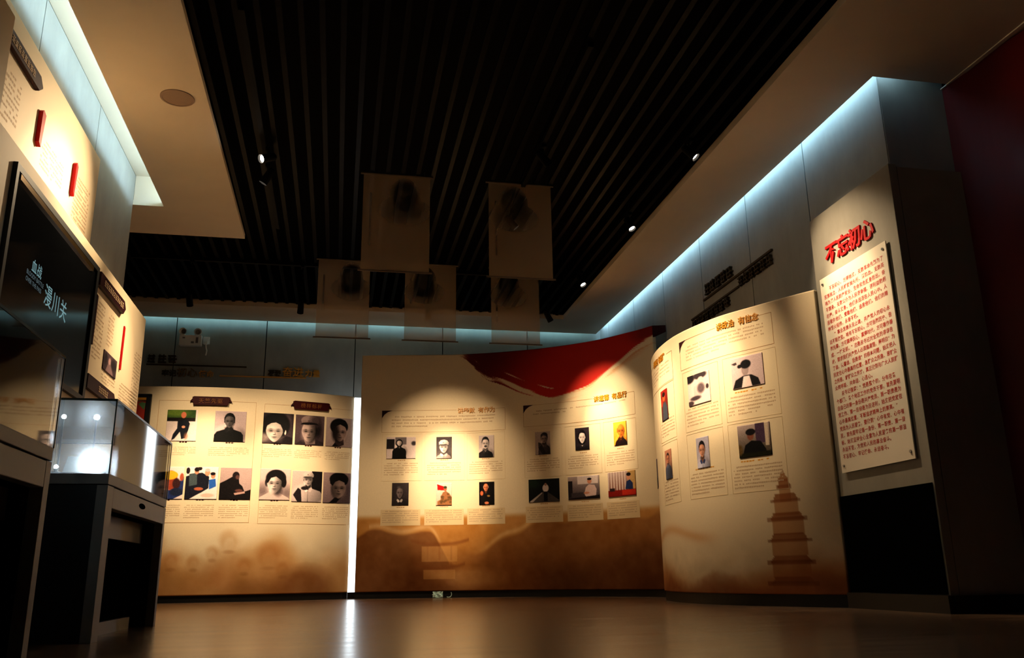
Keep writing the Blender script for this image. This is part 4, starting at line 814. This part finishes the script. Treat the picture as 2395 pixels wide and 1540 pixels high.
obj('tall_block', MB().box(-1.886, -1.68, 1.0, 4.145, 2.402, 2.975), M['cream'], None, 'taller cream block cut by the top left corner of the view', 'partition', bevel=.004)

# ================================================================== WALL SLOGANS
sl = thing('wall_slogan', (-1.4, 11.25, 2.7), 'gilt lettered slogan with thin rules high on the back wall', 'slogan'); rnd = random.Random(3)
for k in range(3):
    mb = MB(); pseudo(mb, WB, 4 - 2.43 + k * .125, 2.875, .11, .0, .03, rnd); obj('letter', mb, M['shadegold'], sl)
obj('rule', slab(WB, 4 - 2.43, 4 - 1.22, 2.845, 2.862, .0, .02), M['shadegold'], sl); obj('rule', slab(WB, 4 - 1.545, 4 - .47, 2.722, 2.738, .0, .02), M['gold'], sl)
letters(WB, '牢记', 4 - 2.24, 2.715, .088, 0, .025, M['shadegold'], sl, bold=.012); letters(WB, '初心', 4 - 2.06, 2.715, .125, 0, .025, M['darkgold'], sl, bold=.014); letters(WB, '使命', 4 - 1.795, 2.715, .092, 0, .025, M['gold'], sl, bold=.012)  # gold lettering, darker to the left: shade painted into the colour
letters(WB, '凝聚', 4 - .955, 2.755, .085, 0, .025, M['shadegold'], sl, bold=.012); letters(WB, '奋进', 4 - .775, 2.755, .135, 0, .025, M['gold'], sl, bold=.014); letters(WB, '力量', 4 - .49, 2.755, .098, 0, .025, M['gold'], sl, bold=.012)
sl = thing('wall_slogan', (3.5, 7.2, 2.6), 'gold lettered slogan with shade painted into its colour, high on the right wall', 'slogan')
def rl(y): return 11.3 - y
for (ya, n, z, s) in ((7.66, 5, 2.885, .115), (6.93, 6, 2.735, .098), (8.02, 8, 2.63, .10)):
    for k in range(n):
        mb = MB(); pseudo(mb, WR, rl(ya) + k * s * 1.1, z, s, 0, .03, rnd); obj('letter', mb, M['shadegold'], sl)  # gold letters out of the lamplight, that shade put into their colour
obj('rule', slab(WR, rl(7.72), rl(6.29), 2.850, 2.868, 0, .02), M['shadegold'], sl); obj('rule', slab(WR, rl(8.05), rl(6.95), 2.742, 2.758, 0, .02), M['shadegold'], sl)

# ================================================================== HANGING BANNERS
def banner(x0, x1, y, pos, seed, cx, style):
    t = thing('hanging_banner', ((x0 + x1) / 2, y, 2.63), 'sheer portrait banner hanging from the slats, ' + pos, 'banner', 'sheer hanging portrait banners')
    r = random.Random(seed); W_ = Wall([(x0, y), (x1, y)]); n_x, n_y = 44, 64
    img = canvas(n_x, n_y, (172, 146, 118), (178, 152, 122)); wv = (.085 + .0) / (x1 - x0)
    paint(img, [('e', cx, .37, .22, .09, (60, 54, 50), 1.8, .8), ('e', cx, .21, .185, .15, (26, 24, 24), .35, .9)] + ([('e', cx, .30, .19, .13, (26, 24, 24), .4, .9)] if style == 'long' else []) + face(cx - .01, .235, .115, .098, (104, 92, 78), .5, 1) + [('r', .08 + .035 * q, .2, .092 + .035 * q, .2 + r.uniform(.3, .6), (120, 106, 88), .6) for q in range(3)] + [('r', .90, .12, .915, .7, (130, 114, 94), .6)])
    me = gridmesh('cloth', W_, .012, W_.L - .012, 2.642, 3.488, .0, .0, img, M['cloth'])
    # keep only the front sheet, and let it hang in shallow folds
    bm = bmesh.new(); bm.from_mesh(me); bm.verts.ensure_lookup_table()
    bmesh.ops.delete(bm, geom=[v for v in bm.verts if v.index >= n_x * n_y], context='VERTS')
    for v in bm.verts: v.co.y += .006 * math.sin((v.co.x - x0) * 14 + seed) * (3.49 - v.co.z)
    bm.to_mesh(me); bm.free()
    obj('cloth', me, None, t, smooth=True)
    for z in (3.492, 2.636): obj('rod', MB().tube((x0 - .012, y, z), (x1 + .012, y, z), .008, n=10), M['rod'], t)
    for xx in (x0 + .06, x1 - .06): obj('wire', MB().tube((xx, y, 3.495), (xx, y, 3.54), .0015, n=5), M['wire'], t)
banner(.091, .669, 6.70, 'nearer row, left of the pair', 1, .62, 'puff'); banner(1.145, 1.715, 6.70, 'nearer row, right of the pair', 2, .40, 'short')
banner(-.312, .250, 8.83, 'farther row, leftmost', 3, .64, 'long'); banner(.598, 1.172, 8.83, 'farther row, middle', 4, .38, 'long'); banner(1.532, 2.092, 8.83, 'farther row, rightmost', 5, .36, 'short')

# ================================================================== TRACKS AND LAMPS
def track(x0, x1, y0, y1, label):
    t = thing('light_track', ((x0 + x1) / 2, (y0 + y1) / 2, SLAT_Z - .03), label, 'light track')
    obj('rail', MB().box(x0, x1, y0, y1, SLAT_Z - .032, SLAT_Z - .001), M['lampblack'], t)
track(-.69, -.655, 4.6, 8.0, 'black lighting track under the slats on the left'); track(2.535, 2.57, 1.6, 9.6, 'black lighting track under the slats along the right soffit')
track(1.443, 1.478, 4.6, 8.4, 'black lighting track under the slats above the nearer banners'); track(-2.2, 2.3, 9.00, 9.035, 'black lighting track under the slats in front of the back panels')
def lamp(loc, target, watts, label, angle=42, blend=1.0, drop=.07, rad=.034, length=.13, color=WARM, core=1.0):
    t = thing('track_lamp', loc, label, 'spotlight', 'black track lamps'); p = Vector(loc); d = (Vector(target) - p).normalized()
    top = Vector((p.x, p.y, SLAT_Z - .03))
    obj('adapter', MB().box(p.x - .018, p.x + .018, p.y - .05, p.y + .05, top.z - .028, top.z), M['lampblack'], t)
    obj('stem', MB().tube(top, p, .009, n=8), M['lampblack'], t)
    a = p - d * length * .45; b = p + d * length * .55; mb = MB(); mb.tube(a, b, rad * .88, rad, n=20, cap=False)
    k = len(mb.v); mb.tube(a - d * .012, a, rad * .6, rad * .88, n=20); mb.tube(b, b - d * .03, rad, rad * .86, n=20, cap=False)
    obj('can', mb, M['lampblack'], t, smooth=False)
    obj('lens', MB().tube(b - d * .022, b - d * .018, rad * .84, n=20), M['lens'], t)
    for nm, e_, an in (('beam', watts * .72, angle), ('beam_core', watts * core, angle * .5)):
        L_ = bpy.data.lights.new(nm, 'SPOT'); L_.energy = e_; L_.color = color; L_.spot_size = math.radians(an); L_.spot_blend = blend; L_.shadow_soft_size = .03
        lo = bpy.data.objects.new(nm, L_); COL.objects.link(lo); lo.parent = t; lo.matrix_parent_inverse = Matrix.Translation(-t.location)
        lo.location = b + d * .004; lo.rotation_euler = d.to_track_quat('-Z', 'Y').to_euler()
S = SPOT_W
lamp((-.64, 6.36, 3.40), (-1.82, 5.42, 2.62), S * 2.2, 'bright track lamp facing the camera on the left track', 66)
lamp((-.662, 6.65, 3.38), (-1.68, 6.95, 1.60), S * 1.8, 'track lamp beside the bright one, turned to the screen partition', 68)
lamp((2.555, 5.67, 3.37), (3.47, 5.12, 2.12), S * 1.75, 'track lamp nearest the lettered pilaster, right track', 56)
lamp((2.550, 7.11, 3.37), (2.98, 6.45, 1.9), S * .5, 'middle track lamp of the right track', 60)
lamp((2.540, 8.75, 3.37), (3.00, 8.00, 1.9), S * .4, 'far track lamp of the right track', 60)
lamp((2.22, 9.02, 3.03), (3.02, 9.42, 1.80), S * 1.5, 'fourth hanging lamp before the back soffit, aimed under the red ribbon', 64, core=1.3)
lamp((1.46, 5.95, 3.37), (2.98, 6.48, 1.85), S * 3.4, 'dark track lamp above the right banner, aimed at the bulging panel', 44)
lamp((1.46, 7.25, 3.37), (2.90, 7.30, 1.75), S * 2.6, 'dark track lamp behind the right banner, aimed at the bulging panel', 44)
lamp((-1.595, 9.02, 3.04), (-1.50, 10.38, 1.40), S * 1.35, 'left hanging lamp before the back soffit', 74, core=1.9)
lamp((-.47, 9.02, 3.01), (-.62, 10.48, 1.35), S * 1.3, 'second hanging lamp before the back soffit', 74, core=1.9)
lamp((.875, 9.02, 3.01), (1.28, 10.44, 1.30), S * 1.8, 'third hanging lamp before the back soffit, behind a banner', 66, core=2.4)
lamp((2.555, 2.60, 3.37), (4.0, 3.75, 3.25), S * .08, 'track lamp washing the red wall, outside the view', 44)

# ceiling speaker
t = thing('ceiling_speaker', (-1.2, 5.655, SOFFIT), 'round flush speaker grille in the left soffit', 'speaker')
obj('rim', MB().lathe([(.112, 0), (.112, -.006), (.098, -.008), (.098, 0)], 32, (-1.2, 5.655, SOFFIT)), M['grille'], t)
obj('grille', MB().tube((-1.2, 5.655, SOFFIT), (-1.2, 5.655, SOFFIT - .005), .0985, n=32), M['grille'], t)

# emergency light
t = thing('emergency_light', (-1.92, 11.2, 3.1), 'white twin-head emergency light on the back wall', 'emergency light')
obj('housing', MB().box(-2.055, -1.785, 11.17, 11.258, 3.098, 3.235), M['white'], t, bevel=.008)
for xx in (-2.005, -1.845):
    h = obj('lamp_head', MB().lathe([(.012, 0), (.03, .012), (.045, .05), (.048, .062), (.042, .062), (.03, .03)], 20), M['white'], t)
    h.matrix_parent_inverse = Matrix.Identity(4); h.location = (xx + 1.92, 11.215 - 11.2, 3.285 - 3.1); h.rotation_euler = (math.radians(100), 0, math.radians(-12 if xx < -1.9 else 10))
    b_ = obj('bulb', MB().lathe([(.001, .04), (.02, .034), (.03, .03)], 16), M['greyplastic'], h); b_.matrix_parent_inverse = Matrix.Identity(4)
    obj('neck', MB().tube((xx, 11.215, 3.235), (xx, 11.215, 3.262), .012, n=10), M['white'], t)
for (a, b, c, d) in ((-2.015, -1.985, 3.185, 3.205), (-1.91, -1.875, 3.125, 3.15), (-1.855, -1.825, 3.13, 3.205)): obj('label_print', MB().box(a, b, 11.1685, 11.17, c, d), M['greyplastic'], t)
t2 = thing('power_socket', (-1.73, 11.2, 3.13), 'small white socket with dangling plug cord beside the emergency light', 'socket')
obj('plate', MB().box(-1.775, -1.695, 11.22, 11.258, 3.135, 3.23), M['white'], t2, bevel=.006); obj('plug', MB().box(-1.757, -1.715, 11.19, 11.222, 3.12, 3.17), M['white'], t2, bevel=.006)
mb = MB(); pts = [(-1.735, 11.21, 3.12), (-1.728, 11.21, 3.08), (-1.718, 11.215, 3.045), (-1.722, 11.22, 3.01), (-1.728, 11.225, 2.985)]
for a, b in zip(pts[:-1], pts[1:]): mb.tube(a, b, .009, n=8)
obj('cord', mb, M['white'], t2)

# ================================================================== DISPLAY CASES
def case(y0, y1, label, glabel):
    X0, X1 = -1.62, -.992; t = thing('display_case', ((X0 + X1) / 2, (y0 + y1) / 2, 0), label, 'display case', 'glass topped display cases'); W_ = Wall([(X1, 0), (X1, 8)])
    zb, zt = .705, 1.030
    # carcass with a recessed front
    c = MB(); c.box(X0, X1 - .16, y0 + .004, y1 - .004, .06, .655)
    obj('carcass', c, M['cabdark'], t)
    obj('end_panel', MB().box(X0, X1 - .045, y0, y0 + .02, .0, .655), M['cabdark'], t); obj('end_panel', MB().box(X0, X1 - .045, y1 - .02, y1, .0, .655), M['cabdark'], t)  # ends of the grey body, their shade put into a near-black colour
    for a, b in ((y0, y0 + .11), (y1 - .055, y1)): obj('post', MB().box(X1 - .045, X1, a, b, 0, .655), M['cab'], t, bevel=.002)
    obj('drawer_front', MB().box(X1 - .045, X1, y0 + .112, y1 - .057, .562, .653), M['cab'], t, bevel=.003)
    ym = (y0 + y1) / 2 + .04; mb = MB(); k = 20
    P_ = [(ym + .075 * math.cos(2 * math.pi * q / k), .617 + .014 * math.sin(2 * math.pi * q / k)) for q in range(k)]
    obj('finger_pull', prism(W_, P_, -.004, .0012, mb), M['cabmatt'], t)
    obj('upper_panel', MB().box(X1 - .13, X1 - .11, y0 + .11, y1 - .05, .452, .560), M['cab'], t)
    obj('lower_panel', MB().box(X1 - .15, X1 - .13, y0 + .11, y1 - .05, .06, .452), M['cabmatt'], t)
    obj('toe_rail', MB().box(X1 - .16, X1 - .10, y0 + .11, y1 - .2, .0, .06), M['cab'], t)
    obj('top_frame', MB().box(X0, X1, y0, y1, .659, zb), M['cab'], t, bevel=.003)
    obj('lining', MB().box(X0 + .02, X1 - .02, y0 + .02, y1 - .02, zb, zb + .006), M['cabbase'], t)
    g = .006
    panes = [MB().box(X1 - g, X1, y0 + g, y1 - g, zb, zt), MB().box(X0, X0 + g, y0 + g, y1 - g, zb, zt), MB().box(X0, X1, y0, y0 + g, zb, zt), MB().box(X0, X1, y1 - g, y1, zb, zt), MB().box(X0, X1, y0, y1, zt, zt + g)]
    for p in panes: obj('glass_pane', p, M['glass'], t)
    e = MB(); s = .002
    for yy in (y0, y1):
        e.box(X0, X1, yy - s, yy + s, zt - s, zt + g + s)
        for xx in (X0, X1): e.box(xx - s, xx + s, yy - s, yy + s, zb, zt)
    for xx in (X0, X1): e.box(xx - s, xx + s, y0, y1, zt - s, zt + g + s)
    obj('glass_joint', e, M['glassedge'], t)
    return t
def caselamp(p, watts, label, vis=.010):
    t = thing('case_lamp', (p[0], p[1], .711), label, 'case light', 'small white case lamps'); p = Vector(p)
    obj('base', MB().tube((p.x, p.y, .711), (p.x, p.y, .717), .016, n=14), M['steel'], t)
    if p.z > .76: obj('stalk', MB().tube((p.x, p.y, .717), p - Vector((0, 0, vis * .8)), .004, n=8), M['steel'], t)
    else: obj('neck', MB().tube((p.x, p.y, .717), p - Vector((0, 0, vis * .8)), .008, n=8), M['steel'], t)
    bm = bmesh.new(); bmesh.ops.create_uvsphere(bm, u_segments=14, v_segments=8, radius=vis); bmesh.ops.translate(bm, vec=p, verts=bm.verts); me = bpy.data.meshes.new('bulb'); bm.to_mesh(me); bm.free()
    me.materials.append(emis('case_led', (.80, .92, 1.0), watts / (4 * math.pi ** 2 * vis ** 2)))
    obj('bulb', me, None, t)
case(4.10, 5.475, 'glass topped display case nearest the back panels, grey base with dark recess', None); case(1.93, 3.305, 'glass topped display case cut by the left edge of the view', None)
caselamp((-1.068, 4.165, .752), 3.2, 'white lamp glaring low in the near corner of the farther case', .020)
caselamp((-1.088, 4.17, .965), .5, 'white lamp on a stalk above the glaring one, farther case', .012)
caselamp((-1.226, 4.17, .965), .12, 'small white lamp on a stalk left of the tall one, farther case', .010)
caselamp((-1.232, 4.17, .740), .10, 'small white lamp low at the near end of the farther case', .010)
caselamp((-1.030, 4.83, .735), .10, 'small white lamp low along the front glass of the farther case', .009)
caselamp((-1.030, 4.86, .915), .10, 'small white lamp on a stalk along the front glass, farther case', .009)
caselamp((-1.020, 3.27, .735), .25, 'small white lamp at the far front corner of the nearer case', .010)
caselamp((-1.025, 3.26, .905), .15, 'small white lamp on a stalk in the far corner of the nearer case', .009)
caselamp((-1.120, 3.22, .905), .10, 'small white lamp on a stalk farther in, nearer case', .009)
# exhibits
t = thing('open_booklet', (-1.22, 4.62, .711), 'pale open booklet propped inside the farther glass case', 'booklet')
for s in (-1, 1): obj('page', MB().poly([(-1.22, 4.62, .713), (-1.22 + s * .13, 4.64, .73), (-1.22 + s * .13, 4.74, .86), (-1.22, 4.72, .845)]).poly([(-1.22, 4.63, .711), (-1.22, 4.73, .843), (-1.22 + s * .13, 4.75, .858), (-1.22 + s * .13, 4.65, .728)]), M['paper'], t)
obj('easel', MB().box(-1.33, -1.11, 4.735, 4.745, .711, .83), M['steel'], t)
t = thing('canteen', (-1.2, 5.05, .711), 'dark blue round canteen inside the farther glass case', 'canteen')
obj('flask', MB().tube((-1.2, 5.02, .80), (-1.2, 5.09, .80), .085, .085, n=28), M['navy'], t, bevel=.0); obj('neck', MB().tube((-1.2, 5.055, .88), (-1.2, 5.055, .915), .018, n=14), M['steel'], t); obj('cap', MB().tube((-1.2, 5.055, .915), (-1.2, 5.055, .93), .022, n=14), M['lampblack'], t)
t = thing('enamel_mug', (-1.2, 2.95, .711), 'pale enamel mug inside the nearer glass case', 'mug')
obj('cup', MB().lathe([(.001, .004), (.048, .0), (.05, .01), (.05, .09), (.053, .094), (.048, .092), (.046, .012), (.001, .010)], 28, (-1.2, 2.95, .711)), M['enamel'], t, smooth=True)
mb = MB(); H_ = [(-1.2 + .05 + .03 * math.sin(q), 2.95, .757 + .03 * math.cos(q)) for q in np.linspace(0, math.pi, 9)]
for a, b in zip(H_[:-1], H_[1:]): mb.tube(a, b, .006, n=8)
obj('handle', mb, M['enamel'], t)
t = thing('caption_slip', (-1.1, 3.1, .711), 'white caption slip lying in the nearer glass case', 'caption slip'); obj('slip', MB().box(-1.13, -1.05, 2.93, 3.06, .7115, .7135), M['paper'], t)

# ================================================================== SMALL THINGS ON THE FLOOR
mb = MB(); r = random.Random(5); n_ = 7; base = len(mb.v)
for a in range(n_):
    for b in range(n_): mb.v.append((1.10 + a * .020 + r.uniform(-.006, .006), 10.33 + .012 * math.sin(a * 2.1 + b) + b * .003, .004 + b * .0105 + r.uniform(0, .006)))
for a in range(n_ - 1):
    for b in range(n_ - 1): mb.f.append((a * n_ + b, (a + 1) * n_ + b, (a + 1) * n_ + b + 1, a * n_ + b + 1))
obj('plastic_wrapper', mb, M['wrap'], None, 'crumpled shiny plastic scrap at the foot of the middle panel', 'wrapper')
mb = MB(); C_ = [(1.285 + .035 * math.cos(q), 10.34, .040 + .034 * math.sin(q)) for q in np.linspace(-2.2, .7, 12)]
for a, b in zip(C_[:-1], C_[1:]): mb.tube(a, b, .005, n=8)
obj('plastic_ring', mb, M['wrap'], None, 'small curled shiny strip beside the plastic scrap on the floor', 'plastic strip')
